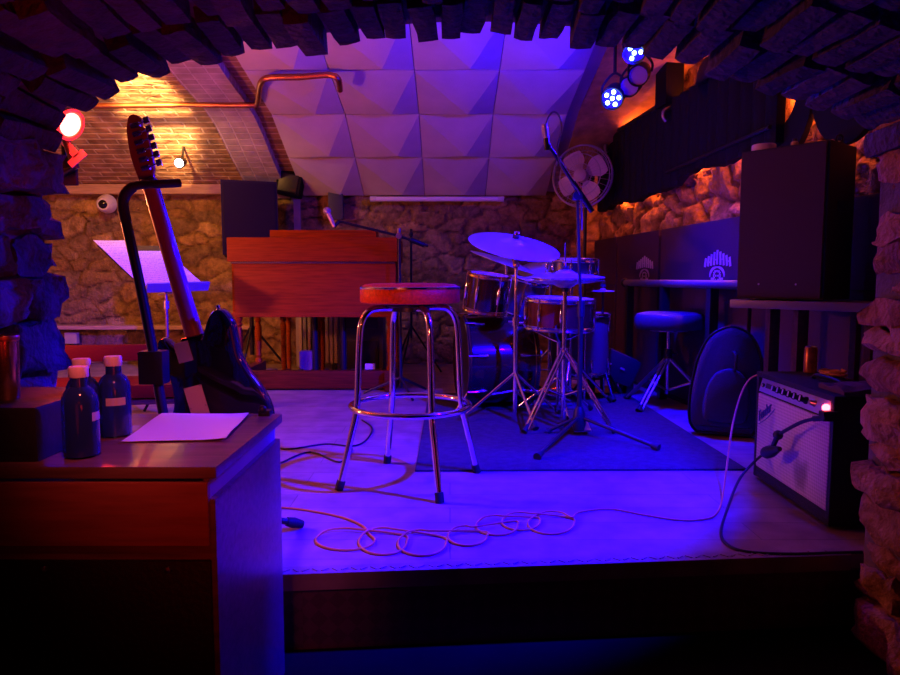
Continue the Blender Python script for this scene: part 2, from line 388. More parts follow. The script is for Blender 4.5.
def pillar(name, xs, sign, zt, seed, hmin, hmax, pal, rd):
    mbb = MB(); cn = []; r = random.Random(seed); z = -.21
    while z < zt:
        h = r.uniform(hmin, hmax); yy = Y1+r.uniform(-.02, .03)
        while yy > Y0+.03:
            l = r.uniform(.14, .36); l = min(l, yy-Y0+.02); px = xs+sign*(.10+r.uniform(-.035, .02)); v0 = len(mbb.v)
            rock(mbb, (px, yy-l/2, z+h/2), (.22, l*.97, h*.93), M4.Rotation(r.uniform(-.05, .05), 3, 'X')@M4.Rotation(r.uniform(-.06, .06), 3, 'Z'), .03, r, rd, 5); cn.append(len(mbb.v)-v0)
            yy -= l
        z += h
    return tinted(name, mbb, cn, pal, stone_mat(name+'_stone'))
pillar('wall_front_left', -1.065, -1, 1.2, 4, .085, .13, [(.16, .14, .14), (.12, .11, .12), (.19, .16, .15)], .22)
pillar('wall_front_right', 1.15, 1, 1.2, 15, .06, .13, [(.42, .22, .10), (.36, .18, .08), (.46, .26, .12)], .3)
# ------------------------------------------------------------------ acoustic tiles on the vault
rows = ['lowest row', 'second row up', 'third row up', 'fourth row up', 'topmost row']
colsn = ['first', 'second', 'third', 'last']
for j in range(5):
    (ya, za), (yb, zb) = PROF[j], PROF[j+1]
    if j == 4: yb, zb = 3.35, 2.268
    for i in range(4):
        x0 = -1.315+.545*i; x1 = x0+.54
        dn = V((0, zb-za, -(yb-ya)));
        if dn.z > 0: dn = -dn
        dn.normalize(); g = .03
        def P(u, v, h):                    # u left->right, v top->bottom
            v = .012+v*.976; return V((x0+(x1-x0)*u, yb+(ya-yb)*v, zb+(za-zb)*v))+dn*h
        A, B, D, Cc = P(0, 0, .01), P(1, 0, .01), P(0, 1, .01), P(1, 1, .01); p, q = P(.65, .38, .045), P(.65, .79, .075)
        bk = [P(0, 0, -.02), P(1, 0, -.02), P(1, 1, -.02), P(0, 1, -.02)]
        mb = MB().add([A, B, Cc, D, p, q]+bk, [(0, 3, 5, 4), (0, 4, 1), (1, 4, 5, 2), (3, 2, 5), (6, 7, 8, 9), (0, 1, 7, 6), (1, 2, 8, 7), (2, 3, 9, 8), (3, 0, 6, 9)])
        solo('acoustic_tile', mb, FOAM, f'white wedge-faced ceiling tile, {rows[j]}, {colsn[i]} counted from the brick rib', 'acoustic tile', 'acoustic tiles on the vault', smooth=False, loc=(A+Cc)/2)
exec_parts = True
# ------------------------------------------------------------------ foreground: cabinet, bottles, paper
TZ = .46; XR = -.43; YN, YF = 1.186, 1.665
t = thing('wooden_cabinet', 'low brown wooden cabinet in the foreground with a sheet of paper on it', 'cabinet', (-.72, 1.42, -.21))
obj('body', MB().box((-.69, (YN+YF)/2, .10), (.55, YF-YN-.012, .60), bev=.004), CABWOOD, t, world=True)
obj('top', MB().box((-.69, (YN+YF)/2, TZ-.011), (.56, YF-YN, .022), bev=.005), CABWOOD, t, world=True)
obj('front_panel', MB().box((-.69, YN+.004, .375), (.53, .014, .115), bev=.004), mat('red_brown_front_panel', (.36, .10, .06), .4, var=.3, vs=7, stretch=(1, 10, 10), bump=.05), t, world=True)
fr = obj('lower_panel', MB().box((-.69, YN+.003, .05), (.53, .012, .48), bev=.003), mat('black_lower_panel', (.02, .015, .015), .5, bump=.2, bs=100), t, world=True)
for px in (-.9, -.72, -.5): obj('screw', MB().lathe([(0, .004), (.006, .003), (.007, 0), (.007, -.004)], 12, axis((px, YN-.004, .275), (0, -1, 0))), STEEL, fr, world=True)
for y, z in ((1.6, .40), (1.62, .22), (1.25, .36)): obj('knob', MB().lathe([(0, .016), (.008, .015), (.010, .008), (.007, 0)], 14, axis((XR-.012, y, z), (1, 0, 0))), BLKMETAL, t, world=True)
mb = MB().box((XR-.016, YF-.02, TZ+.006), (.028, .028, .014), bev=.003).ball((XR-.02, YF-.03, TZ+.016), .010)
obj('corner_fitting', mb, BLKMETAL, t, world=True)
obj('side_panel', MB().box((XR-.002, (YN+YF)/2, .115), (.012, YF-YN-.02, .64), bev=.003), mat('grey_painted_board', (.36, .33, .40), .7, var=.15, vs=5, bump=.05, bs=50), t, world=True)
q = [pl(121, 443, TZ), pl(226, 441, TZ), pl(249, 415.5, TZ), pl(162, 414.5, TZ)]
def sheet(q, nu=14, nv=10, amp=.004, th=.0006, seed=0):
    mbb = MB(); vs = []
    for s in (0, 1):
        for j in range(nv+1):
            for i in range(nu+1):
                u, v = i/nu, j/nv; p = (q[0]*(1-u)+q[1]*u)*(1-v)+(q[3]*(1-u)+q[2]*u)*v
                nrm = (q[1]-q[0]).cross(q[3]-q[0]).normalized()
                h = amp*(.5+.5*NZ.noise(V((u*2, v*2, seed))))*(1+2*(u > .8)*(u-.8)*4)
                vs.append(p+nrm*(h+.001+s*th))
    w = nu+1; o = w*(nv+1); fs = []
    for j in range(nv):
        for i in range(nu): fs += [(j*w+i, (j+1)*w+i, (j+1)*w+i+1, j*w+i+1), (o+j*w+i, o+j*w+i+1, o+(j+1)*w+i+1, o+(j+1)*w+i)]
    for i in range(nu): fs += [(i, i+1, o+i+1, o+i), (nv*w+i, o+nv*w+i, o+nv*w+i+1, nv*w+i+1)]
    for j in range(nv): fs += [(j*w, o+j*w, o+(j+1)*w, (j+1)*w), (j*w+nu, (j+1)*w+nu, o+(j+1)*w+nu, o+j*w+nu)]
    return mbb.add(vs, fs)
solo('paper_sheet', sheet(q, seed=2), PAPER, 'loose white sheet of paper lying on the wooden cabinet', 'paper')
GLASS = mat('dark_blue_glass', (.025, .05, .42), .06, trans=.5, ior=1.45)
CAPM = mat('pale_bottle_cap', (.72, .62, .66), .45, bump=.1, bs=150)
LABM = mat('pale_bottle_label', (.55, .5, .6), .6)
def bottle(x, y, label):
    t = thing('glass_bottle', label, 'bottle', (x, y, TZ), group='bottles on the cabinet')
    obj('glass_body', MB().lathe([(0, .004), (.025, 0), (.031, .004), (.0315, .02), (.0315, .10), (.030, .112), (.024, .124), (.0155, .131), (.0145, .152), (0, .153)], 36), GLASS, t)
    obj('cap', MB().lathe([(0, .148), (.0165, .148), (.0172, .15), (.0172, .166), (.016, .168), (0, .168)], 28), CAPM, t)
    mb = MB(); N = 10; vs = []
    for k in range(N+1):
        a = R(-95+70*k/N)
        for z in (.068, .084): vs += [(.0320*math.cos(a), .0320*math.sin(a), z)]
    obj('label_strip', mb.add(vs, [(2*k, 2*k+2, 2*k+3, 2*k+1) for k in range(N)]), LABM, t); return t
b0 = bottle(-.703, 1.43, 'small dark bottle with pale cap, alone nearest the sheet of paper')
dup(b0, (-.685, 1.262, TZ), 'small dark bottle with pale cap, the front one of the pair by the left pillar', 1.2)
dup(b0, (-.745, 1.385, TZ), 'small dark bottle with pale cap, half hidden behind another by the left pillar', 2.0)
solo('dark_crate', MB().box((-.85, 1.335, TZ+.05), (.22, .24, .10), bev=.006), mat('black_stained_board', (.02, .018, .02), .5, var=.4, vs=9, bump=.2, bs=40), 'low black box under the metal tumbler on the cabinet', 'box')
t = thing('metal_tumbler', 'brownish metal tumbler standing on the black box by the left pillar', 'cup', (-.845, 1.30, TZ+.1))
obj('cup_body', MB().lathe([(0, 0), (.021, 0), (.023, .004), (.025, .118), (.0255, .122), (.0235, .12), (.02, .01), (0, .008)], 32), mat('bronzed_steel', (.6, .32, .22), .22, .9, bump=.03), t)
obj('rim_band', MB().lathe([(.0256, .112), (.0265, .114), (.0265, .12), (.0256, .122)], 32), COPPER, t)
# ------------------------------------------------------------------ electric guitar seen from behind, and its stand
GY = 1.95
gp = at(196, 345, GY)
lean = math.atan(.26)
t = thing('electric_guitar', 'glossy black electric guitar seen from behind, hanging in a black stand', 'guitar', tuple(gp), rot=(R(2), -lean, R(-6)))
BO = [(-.028, .03), (-.030, .004), (-.046, -.006), (-.062, .018), (-.08, .042), (-.098, .036), (-.106, .01), (-.100, -.04), (-.097, -.09), (-.108, -.15), (-.138, -.2), (-.152, -.25), (-.138, -.31), (-.09, -.345), (0, -.358), (.09, -.345), (.145, -.295), (.165, -.235), (.158, -.175), (.135, -.115), (.122, -.06), (.126, 0), (.128, .035), (.114, .072), (.092, .082), (.066, .066), (.044, .035), (.030, .012), (.028, .03)]
def outline(poly, n=5): return [(p.x, p.y) for p in spline([V((x, y, 0)) for x, y in poly], n)]
def rounded_slab(mbb, poly, th, bev, mtx):
    """slab with eased edges: poly in x,z; thickness along local y"""
    N = len(poly); area = sum(poly[i][0]*poly[(i+1) % N][1]-poly[(i+1) % N][0]*poly[i][1] for i in range(N)); sg = 1 if area > 0 else -1
    nr = []
    for i in range(N):
        a = V(poly[i-1]); b = V(poly[(i+1) % N]); tt = (b-a); tt = tt.normalized() if tt.length > 1e-9 else V((1, 0)); nr.append(V((tt.y, -tt.x))*sg)
    rings = []
    for yy, ins in ((-th/2, bev), (-th/2+bev*.3, bev*.3), (-th/2+bev, 0), (th/2-bev, 0), (th/2-bev*.3, bev*.3), (th/2, bev)):
        rings.append([mtx@V((poly[i][0]-nr[i].x*ins, yy, poly[i][1]-nr[i].y*ins)) for i in range(N)])
    vs = [v for rr in rings for v in rr]; fs = []
    for k in range(5):
        for i in range(N): fs.append((k*N+i, k*N+(i+1) % N, (k+1)*N+(i+1) % N, (k+1)*N+i))
    fs += [tuple(range(N-1, -1, -1)), tuple(range(5*N, 6*N))]
    return mbb.add(vs, fs)
I4 = M4.Identity(4)
bd = obj('body', rounded_slab(MB(), outline(BO)[:-1], .044, .010, I4), mat('black_gloss_lacquer', (.008, .008, .010), .08, coat=1), t)
NECK = mat('maple_neck', (.40, .13, .05), .4, var=.2, vs=5, stretch=(14, 14, 1), coat=.4)
mb = MB(); vs = []; N = 8; K = 12
for i in range(N+1):
    z = -.045+.525*i/N; hw = .0265-.0065*max(0, (z+.0))/.48; dp = .022-.003*i/N
    for k in range(K+1):
        a = PI*k/K; vs.append((-hw*math.cos(a), .012-dp*1.25*math.sin(a)**.8 if 0 < k < K else .012, z))
fs = [(i*(K+1)+k, i*(K+1)+k+1, (i+1)*(K+1)+k+1, (i+1)*(K+1)+k) for i in range(N) for k in range(K)]
fs += [(i*(K+1), (i+1)*(K+1), (i+1)*(K+1)+K, i*(K+1)+K) for i in range(N)]+[tuple(range(K+1)), tuple(range(N*(K+1), (N+1)*(K+1)))]
nk = obj('neck', mb.add(vs, fs), NECK, t)
obj('fretboard', MB().box((0, .0145, .245), (.044, .005, .46)), mat('rosewood', (.06, .025, .015), .4), nk)
HS = [(-.022, .47), (-.024, .5), (-.026, .54), (-.022, .585), (-.012, .63), (.006, .655), (.024, .652), (.034, .636), (.030, .62), (.040, .605), (.038, .585), (.036, .54), (.030, .505), (.022, .485), (.022, .47)]
hd = obj('headstock', rounded_slab(MB(), outline(HS, 3)[:-1], .015, .003, M4.Translation((0, .006, 0))), NECK, t)
for k in range(6):
    z = .505+k*.0235; tn = obj('tuner', MB().box((.012+.0022*k*.5, -.007, z), (.026, .012, .014), bev=.003).cyl((.022, -.007, z), (.046, -.007, z+.004), .0025, 8), CHROME, hd)
    tm = MB().box((.052, -.007, z+.005), (.016, .007, .018), bev=.003)
    obj('tuner_button', tm, CHROME, t)
obj('neck_plate', MB().box((-.030, -.0235, -.010), (.044, .003, .058), bev=.0012), mat('worn_steel_plate', (.55, .5, .48), .5, .5), t)
tc_ = obj('tremolo_cover', MB().box((-.034, -.0235, -.17), (.054, .003, .12), bev=.0012), mat('cream_plastic_cover', (.72, .6, .58), .4), t)
for sx in (-1, 1):
    for sz in (-.112, -.17, -.227): obj('screw', MB().ball((-.034+sx*.023, -.0252, sz), .0026, (1, .5, 1), 10), STEEL, tc_)
obj('strap_button', MB().lathe([(0, .012), (.007, .011), (.004, .005), (.006, 0)], 14, axis((.095, 0, .081), (0, 0, 1))), CHROME, t)
# stand
hub = V((-.70, 1.96, .0))
t = thing('guitar_stand', 'black tubular guitar stand with a padded hook holding the guitar neck', 'guitar stand', tuple(hub))
SY = 1.885
pole = [at(197, 535, 1.95), at(178, 470, 1.91), at(163, 412, SY), at(153, 352, SY), at(140, 285, SY), at(126, 222, SY)]
obj('upright', MB().tube(spline(pole, 5), .0135, 14), BLKMETAL, t, world=True)
yk = [at(126, 222, SY), at(123, 205, SY), at(125, 195, SY), at(133, 187, SY), at(145, 184.5, SY+.005), at(160, 184, SY-.002), at(180, 183, SY+.03)]
obj('neck_hook', MB().tube(spline(yk, 6), [.0145]*19+[.0115]*18, 14), mat('black_foam_sleeve', (.02, .02, .022), .65, bump=.3, bs=120), t, world=True)
mb = MB().box(at(154, 367, SY), (.068, .05, .092), bev=.006); obj('clutch_housing', mb, BLACK, t, world=True)
obj('back_rest', MB().tube(spline([at(166, 425, SY+.01), at(182, 440, SY+.0), at(215, 445, SY), at(240, 438, SY+.0)], 5), .012, 12), BLACK, t, world=True)
hb = hub+V((0, 0, .12)); obj('hub', MB().lathe([(.0, -.05), (.026, -.045), (.03, 0), (.026, .05), (.0, .055)], 20, M4.Translation(hb)), BLACK, t, world=True)
for fx, fy in ((-.468, 2.13), (-.93, 2.13), (-.84, 1.865)):
    f_ = V((fx, fy, .012)); lg = obj('leg', MB().tube([hb+(f_-hb)*.08, hb+(f_-hb)*.95], .010, 12), BLKMETAL, t, world=True)
    obj('rubber_foot', MB().tube([hb+(f_-hb)*.82, hb+(f_-hb)*.9, f_], [.014, .017, .012], 14), RUBBER, lg, world=True)
# ------------------------------------------------------------------ bar stool
sc_ = pl(411, 481); t = thing('bar_stool', 'chrome bar stool with a round red vinyl seat', 'stool', (sc_.x, sc_.y, 0), rotz=R(24))
obj('seat', MB().lathe([(0, .772), (.14, .770), (.172, .766), (.187, .757), (.190, .748), (.190, .704), (.186, .697), (.16, .694), (0, .693)], 56), mat('sparkling_red_vinyl', (.86, .10, .004), .42, spec=.2, var=.35, vs=90, bump=.25, bs=160), t)
obj('seat_band', MB().lathe([(.1905, .758), (.1935, .756), (.1935, .749), (.1905, .747)], 56), CHROME, t)
obj('swivel', MB().lathe([(0, .694), (.10, .694), (.10, .684), (.075, .68), (.075, .664), (0, .66)], 32), BLKMETAL, t)
for k in range(4):
    a = PI/2*k; d = V((math.cos(a), math.sin(a), 0)); P = [(.285, .01), (.262, .10), (.238, .20), (.219, .275), (.212, .34), (.207, .45), (.200, .58), (.188, .635), (.16, .668), (.12, .677), (.06, .677)]
    lg = obj('leg', MB().tube(spline([d*r_+V((0, 0, z)) for r_, z in P], 5), .0125, 14), CHROME, t)
    obj('rubber_foot', MB().tube([d*.288+V((0, 0, 0)), d*.278+V((0, 0, .035))], .0165, 14), RUBBER, lg)
obj('foot_ring', MB().tube([V((.228*math.cos(2*PI*k/64), .228*math.sin(2*PI*k/64), .30)) for k in range(64)], .0115, 12, closed=True), CHROME, t)
# ------------------------------------------------------------------ rug, cables on the floor
a, b = pl(415, 472), pl(705, 470); dpt = 1.9
mb = MB(); q = [V((a.x, a.y, 0)), V((1.22, a.y+.02, 0)), V((1.2, a.y+dpt, 0)), V((a.x, a.y+dpt, 0))]
mb.add([p+V((0, 0, .001)) for p in q]+[p+V((0, 0, .009)) for p in q], [(3, 2, 1, 0), (4, 5, 6, 7), (0, 1, 5, 4), (1, 2, 6, 5), (2, 3, 7, 6), (3, 0, 4, 7)])
solo('drum_rug', mb, mat('charcoal_carpet', (.06, .052, .058), .95, var=.4, vs=30, bump=.8, bs=250), 'dark flat rug under the drum kit', 'rug', smooth=False)
LP = [(345.5, 540, 29.5, 10), (383, 542, 24, 12.5), (422, 543.5, 24, 12), (467.5, 536.5, 19.5, 9), (497, 526, 21, 9), (521, 522, 19, 8), (551, 523.5, 23, 10.5)]
pts = [(262, 507), (290, 508), (318, 512), (345, 518), (363, 526)]; hz = []
for i, (cx, cy, rx, ry) in enumerate(LP):
    for k in range(11):
        an = R(35)+R(-360+ (30 if i < 6 else -10))*k/10
        pts.append((cx+rx*math.cos(an), cy-ry*math.sin(an)))
pts += [(580, 512), (610, 509), (645, 515), (680, 520), (705, 519)]
w = [pl(x, y, .004) for x, y in pts]
for i, p in enumerate(w): p.z = .004+(.006 if 4 < i < 84 and (i % 11) in (2, 3, 4) else 0)
last = [pl(716, 514, .006), at(722, 500, 2.38), at(727, 465, 2.52), at(732, 428, 2.62), at(740, 397, 2.69), at(749, 380, 2.72), at(760, 374, 2.71)]
solo('guitar_cable', MB().tube(spline(w+last, 6), .0036, 8), YCABLE, 'tan guitar cable lying in loops across the stage up to the amplifier', 'cable')
def floor_cable(pts, r, m, label, name='floor_cable', extra=()):
    w = [pl(x, y, r) for x, y in pts]
    return solo(name, MB().tube(spline(w+list(extra), 6), r, 8), m, label, 'cable')
floor_cable([(262, 441), (285, 449), (325, 444), (352, 446), (366, 440), (372, 428), (362, 420)], .004, BCABLE, 'thin dark cable curling on the boards left of the stool, the upper one')
floor_cable([(262, 470), (280, 463), (310, 452), (340, 462), (352, 449)], .004, BCABLE, 'thin dark cable running on the boards beside the cabinet, below the curled one')
floor_cable([(560, 446), (590, 456), (640, 462), (680, 464), (712, 458)], .004, BCABLE, 'thin black cable on the rug behind the front microphone stand')
# ------------------------------------------------------------------ combo amplifier on the right
A0, A1 = pl(753, 477), pl(828, 530); AW = (A1-A0).length; dirx = (A1-A0).normalized()
rotA = math.atan2(dirx.y, dirx.x); AD = .25; AH = .425
mid = (A0+A1)/2; back = V((-dirx.y, dirx.x, 0))
t = thing('guitar_amplifier', 'black combo guitar amplifier with pale grille cloth and a row of knobs', 'amplifier', tuple(mid+back*AD/2), rotz=rotA)
y0 = -AD/2
mb = MB(); w2 = AW/2; th = .02
for sx in (-1, 1): mb.box((sx*(w2-th/2), 0, AH/2+.005), (th, AD, AH-.01), bev=.004)
mb.box((0, 0, AH-th/2), (AW, AD, th), bev=.006).box((0, 0, .012+th/2), (AW, AD, th), bev=.004).box((0, .02, AH/2), (AW-.03, .012, AH-.03)).box((0, y0+.012, .045), (AW-.03, .02, .03)).box((0, y0+.03, .352), (AW-.03, .02, .02))
obj('cabinet', mb, TOLEX, t)
def grille_mat():
    m = bpy.data.materials.new('silver_tan_grille_cloth'); m.use_nodes = True; nt = m.node_tree; b = nt.nodes['Principled BSDF']; b.inputs['Roughness'].default_value = .8
    tc = nn(nt, 'ShaderNodeTexCoord'); mp = nn(nt, 'ShaderNodeMapping'); mp.inputs['Rotation'].default_value = (0, R(45), 0); mp.inputs['Scale'].default_value = (120, 120, 120)
    ck = nn(nt, 'ShaderNodeTexChecker'); ck.inputs['Scale'].default_value = 1; ck.inputs[1].default_value = (.70, .62, .52, 1); ck.inputs[2].default_value = (.52, .44, .36, 1)
    nt.links.new(tc.outputs['Object'], mp.inputs[0]); nt.links.new(mp.outputs[0], ck.inputs[0])
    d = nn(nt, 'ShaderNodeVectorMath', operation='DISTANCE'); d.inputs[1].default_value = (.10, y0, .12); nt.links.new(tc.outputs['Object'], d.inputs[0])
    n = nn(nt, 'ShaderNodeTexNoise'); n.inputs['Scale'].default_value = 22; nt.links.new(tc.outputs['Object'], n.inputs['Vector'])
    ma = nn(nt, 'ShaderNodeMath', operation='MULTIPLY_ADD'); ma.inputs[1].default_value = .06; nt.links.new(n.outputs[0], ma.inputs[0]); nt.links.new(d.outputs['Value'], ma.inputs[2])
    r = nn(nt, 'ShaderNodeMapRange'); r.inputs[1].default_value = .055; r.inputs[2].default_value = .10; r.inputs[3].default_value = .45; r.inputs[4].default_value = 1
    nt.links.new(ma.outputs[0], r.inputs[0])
    mx = nn(nt, 'ShaderNodeMix', data_type='RGBA', blend_type='MULTIPLY'); mx.inputs[0].default_value = 1   # a darker round patch on the cloth
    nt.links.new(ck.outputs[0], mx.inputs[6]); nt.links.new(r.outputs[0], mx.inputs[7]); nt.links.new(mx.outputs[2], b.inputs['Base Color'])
    return m
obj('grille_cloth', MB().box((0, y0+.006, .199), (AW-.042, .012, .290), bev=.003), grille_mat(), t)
tilt = M4.Rotation(R(-14), 3, 'X')
pn = obj('control_panel', MB().box((0, y0+.012, .378), (AW-.042, .008, .058), tilt, bev=.002), mat('lilac_silver_panel', (.45, .42, .80), .35, .3), t)
for k in range(6):
    x = -.115+k*.043; kb = obj('knob', MB().lathe([(0, .024), (.006, .024), (.008, .022), (.009, .01), (.0125, .006), (.013, 0)], 18, axis((x, y0+.008, .378), (0, -1, .25))), BLACK, t)
    obj('knob_cap', MB().box((x, y0-.0162, .387), (.0055, .003, .018), tilt, bev=.001), mat('white_pointer', (.85, .85, .85), .4), kb)
obj('knob', MB().lathe([(0, .02), (.007, .02), (.010, .004), (.012, 0)], 18, axis((.155, y0+.008, .378), (0, -1, .25))), STEEL, t, label='steel toggle knob')
obj('input_jack', MB().lathe([(.003, .006), (.008, .008), (.010, 0)], 16, axis((-w2+.05, y0+.008, .376), (0, -1, .25))), CHROME, t)
obj('name_plate', MB().box((-w2+.11, y0+.006, .380), (.07, .003, .018), tilt), mat('dark_name_plate', (.05, .05, .08), .4), t)
obj('pilot_lamp', MB().ball((w2-.05, y0+.002, .380), .0125, (1, 1, 1)), mat('red_jewel_lamp', (.8, .05, .05), .2, emit=(1, .06, .08), es=14), t)
obj('handle', MB().tube(spline([(-.10, 0, AH), (-.08, 0, AH+.014), (0, 0, AH+.017), (.08, 0, AH+.014), (.10, 0, AH)], 5), .008, 10), BLACK, t)
for sx in (-1, 1):
    for sy in (-1, 1): obj('foot', MB().lathe([(0, 0), (.014, 0), (.016, .012), (0, .012)], 14, M4.Translation((sx*(w2-.05), sy*(AD/2-.04), 0))), RUBBER, t)
# script badge
def text_mesh(s, size, shear, ext):
    cu = bpy.data.curves.new('badge_text', 'FONT'); cu.body = s; cu.size = size; cu.shear = shear; cu.extrude = ext; cu.space_character = .86; cu.offset = size*.012
    o = bpy.data.objects.new('badge_text', cu); C.objects.link(o); bpy.context.view_layer.update()
    me = bpy.data.meshes.new_from_object(o.evaluated_get(bpy.context.evaluated_depsgraph_get())); C.objects.unlink(o); bpy.data.objects.remove(o); return me
me = text_mesh('Fender', .050, .35, .0015)
mb = MB(); mb.add([V(v.co) for v in me.vertices], [tuple(p.vertices) for p in me.polygons])
mm = M4.Translation((-w2+.040, y0-.002, .235))@M4.Rotation(R(-30), 4, 'Y')@M4.Rotation(R(90), 4, 'X')
mb.v = [tuple(mm@V(v)) for v in mb.v]
sw = [mm@V(p) for p in ((-.005, -.010, 0), (.05, -.013, 0), (.10, -.011, 0), (.15, -.004, 0))]
mb.tube(spline(sw, 5), .0014, 6)
obj('badge', mb, mat('dark_blue_badge', (.10, .09, .30), .3, .5), t)
# microphone hanging in front of the grille
def mic_at(root_label, p0, p1):
    pass
def atx(px, py, X):                        # the point on the pixel's ray at a given X
    d = ray(px, py); return V((0, 0, H))+d*(X/d.x)
c0 = atx(765, 453, 1.135)
t = thing('amp_microphone', 'black microphone hanging by its cable in front of the amplifier grille', 'microphone', tuple(c0))
ax = (atx(790, 446, 1.14)-c0).normalized()
obj('body', MB().lathe([(0, 0), (.019, .002), (.022, .012), (.022, .045), (.018, .065), (.012, .09), (.008, .11), (0, .112)], 24, axis(c0, ax)), BLACK, t, world=True)
obj('front_grille', MB().lathe([(0, -.006), (.012, -.005), (.018, -.001), (.0195, .004)], 20, axis(c0, ax)), mat('bronze_mesh', (.3, .2, .12), .4, .6, bump=.6, bs=400), t, world=True)
sw_ = atx(778, 435, 1.14)
obj('clip', MB().ball(sw_, .017, (1, 1, 1)).tube([sw_, c0+ax*.045], .009, 10), BLACK, t, world=True)
arm = [sw_, atx(788, 429, 1.145), atx(802, 422, 1.15), atx(816, 418.5, 1.155), atx(826, 417.5, 1.16)]
obj('gooseneck', MB().tube(spline(arm, 6), .0062, 10).tube([atx(814, 418.8, 1.155), atx(827, 417.5, 1.16)], .0095, 10), BLACK, t, world=True)
obj('clamp', MB().box(atx(829, 416, 1.175), (.05, .03, .03), bev=.003), BLACK, t, world=True)
mc = [c0-ax*.004, atx(753, 463, 1.11), at(739, 480, 2.44)]+[pl(728, 507, .02), pl(721, 532, .005), pl(728, 545, .005), pl(748, 552, .005), pl(790, 554, .005), pl(830, 553, .005), pl(862, 552, .005)]
solo('microphone_cable', MB().tube(spline(mc, 7), .0048, 8), BCABLE, 'black cable from the hanging microphone to the floor before the amplifier', 'cable')
# things on the amplifier
def on_amp(lx, ly): return (mid+back*AD/2)+dirx*lx+back*ly
p = on_amp(-.25, .06); t = thing('small_can', 'small brownish can standing on the amplifier', 'can', (p.x, p.y, AH))
obj('can_body', MB().lathe([(0, .002), (.020, 0), (.0235, .004), (.0235, .092), (.020, .1), (.019, .1), (.018, .096), (0, .096)], 28), mat('printed_can', (.62, .28, .10), .3, .5, var=.6, vs=30, col2=(.25, .08, .04)), t)
obj('can_lid', MB().lathe([(.0195, .1), (.021, .103), (.0185, .1025), (.0175, .098), (0, .098)], 28), STEEL, t)
p = on_amp(.20, .02); mb = MB(); nu, nv = 18, 14; vs = []
for s in (0, 1):
    for j in range(nv+1):
        for i in range(nu+1):
            x, y = (i/nu-.5)*.16, (j/nv-.5)*.19; h = .010+.022*max(0, NZ.noise(V((x*18, y*18, 3))))+.012*math.exp(-(y/.06)**2)
            q = on_amp(.20+x, .005+y); vs.append(V((q.x, q.y, AH+(h if s else .001))))
w_ = nu+1; o_ = w_*(nv+1); fs = []
for j in range(nv):
    for i in range(nu): fs += [(j*w_+i, (j+1)*w_+i, (j+1)*w_+i+1, j*w_+i+1), (o_+j*w_+i, o_+j*w_+i+1, o_+(j+1)*w_+i+1, o_+(j+1)*w_+i)]
for i in range(nu): fs += [(i, i+1, o_+i+1, o_+i), (nv*w_+i, o_+nv*w_+i, o_+nv*w_+i+1, nv*w_+i+1)]
for j in range(nv): fs += [(j*w_, o_+j*w_, o_+(j+1)*w_, (j+1)*w_), (j*w_+nu, (j+1)*w_+nu, o_+(j+1)*w_+nu, o_+j*w_+nu)]
solo('folded_cloth', mb.add(vs, fs), mat('dark_mauve_cloth', (.16, .10, .11), .9, var=.3, vs=20, bump=.4, bs=200), 'crumpled dark cloth lying on the amplifier near the right pillar', 'cloth')
cc = on_amp(-.12, .08); mb = MB(); P = []
for k in range(90):
    a = k*2*PI/22; r_ = .036+.006*math.sin(k*.37); P.append((cc.x+r_*math.cos(a), cc.y+r_*1.3*math.sin(a), AH+.006+.0002*k+.004*math.sin(k*.9)**2))
solo('coiled_lead', MB().tube(spline(P, 3), .004, 8), YCABLE, 'small tan coil of cable lying behind the cloth on the amplifier', 'cable')
# ------------------------------------------------------------------ loudspeaker on its table, right
P0, P1 = at(735, 297, 2.91), at(822, 300, 2.64); P0.z = P1.z = 0
dx = (P1-P0).normalized(); bk = V((-dx.y, dx.x, 0)); PW = (P1-P0).length; PD = .26; pz = .705; PH = .605
pc = (P0+P1)/2+bk*PD/2; rp = math.atan2(dx.y, dx.x)
t = thing('loudspeaker', 'large black loudspeaker box on the high table at the right', 'speaker', (pc.x, pc.y, pz), rotz=rp)
obj('cabinet', MB().box((0, .006, PH/2), (PW, PD-.012, PH), bev=.006), TOLEX, t)
gr = obj('front_grille', MB().box((0, -PD/2+.006, PH/2), (PW-.016, .014, PH-.016), bev=.005), mat('brown_black_grille_cloth', (.055, .035, .03), .8, bump=.5, bs=500), t)
for sx in (-1, 1): obj('screw', MB().ball((sx*(PW/2-.10), -PD/2-.002, .06), .004, (1, .5, 1), 10), STEEL, gr)
obj('side_handle', MB().box((PW/2+.002, .02, PH*.6), (.008, .1, .04), bev=.003), BLACK, t)
tp = pz-.004
tcn = pc+dx*.12; t = thing('high_table', 'narrow dark high table carrying the large loudspeaker', 'table', (tcn.x, tcn.y, 0), rotz=rp)
obj('tabletop', MB().box((0, .01, tp-.018), (PW+.26, .33, .034), bev=.004), mat('blue_black_tabletop', (.10, .09, .11), .35, bump=.05), t)
for x, y in ((1.405, 3.00), (1.425, 2.80), (1.60, 2.60), (1.655, 2.79)):
    obj('leg', MB().box((x, y, (tp-.035)/2), (.045, .045, tp-.035), bev=.004), DWOOD, t, world=True)
def on_ps(px, py):
    d = ray(px, py); z = pz+PH; return V((0, 0, H))+d*((z-H)/d.z)
tz = pz+PH
def psl(lx, ly): return pc+dx*lx+bk*ly
p = psl(-.115, -.05); solo('tape_roll', MB().lathe([(.022, .001), (.045, 0), (.047, .003), (.047, .026), (.045, .029), (.022, .028)], 32, M4.Translation((p.x, p.y, tz)), closed=True), mat('cream_tape', (.70, .6, .42), .55, bump=.1), 'cream roll of tape lying on the large loudspeaker', 'tape roll')
p = psl(.005, -.04); t = thing('small_bottle', 'tiny yellowish bottle standing on the loudspeaker between tape and stick', 'bottle', (p.x, p.y, tz))
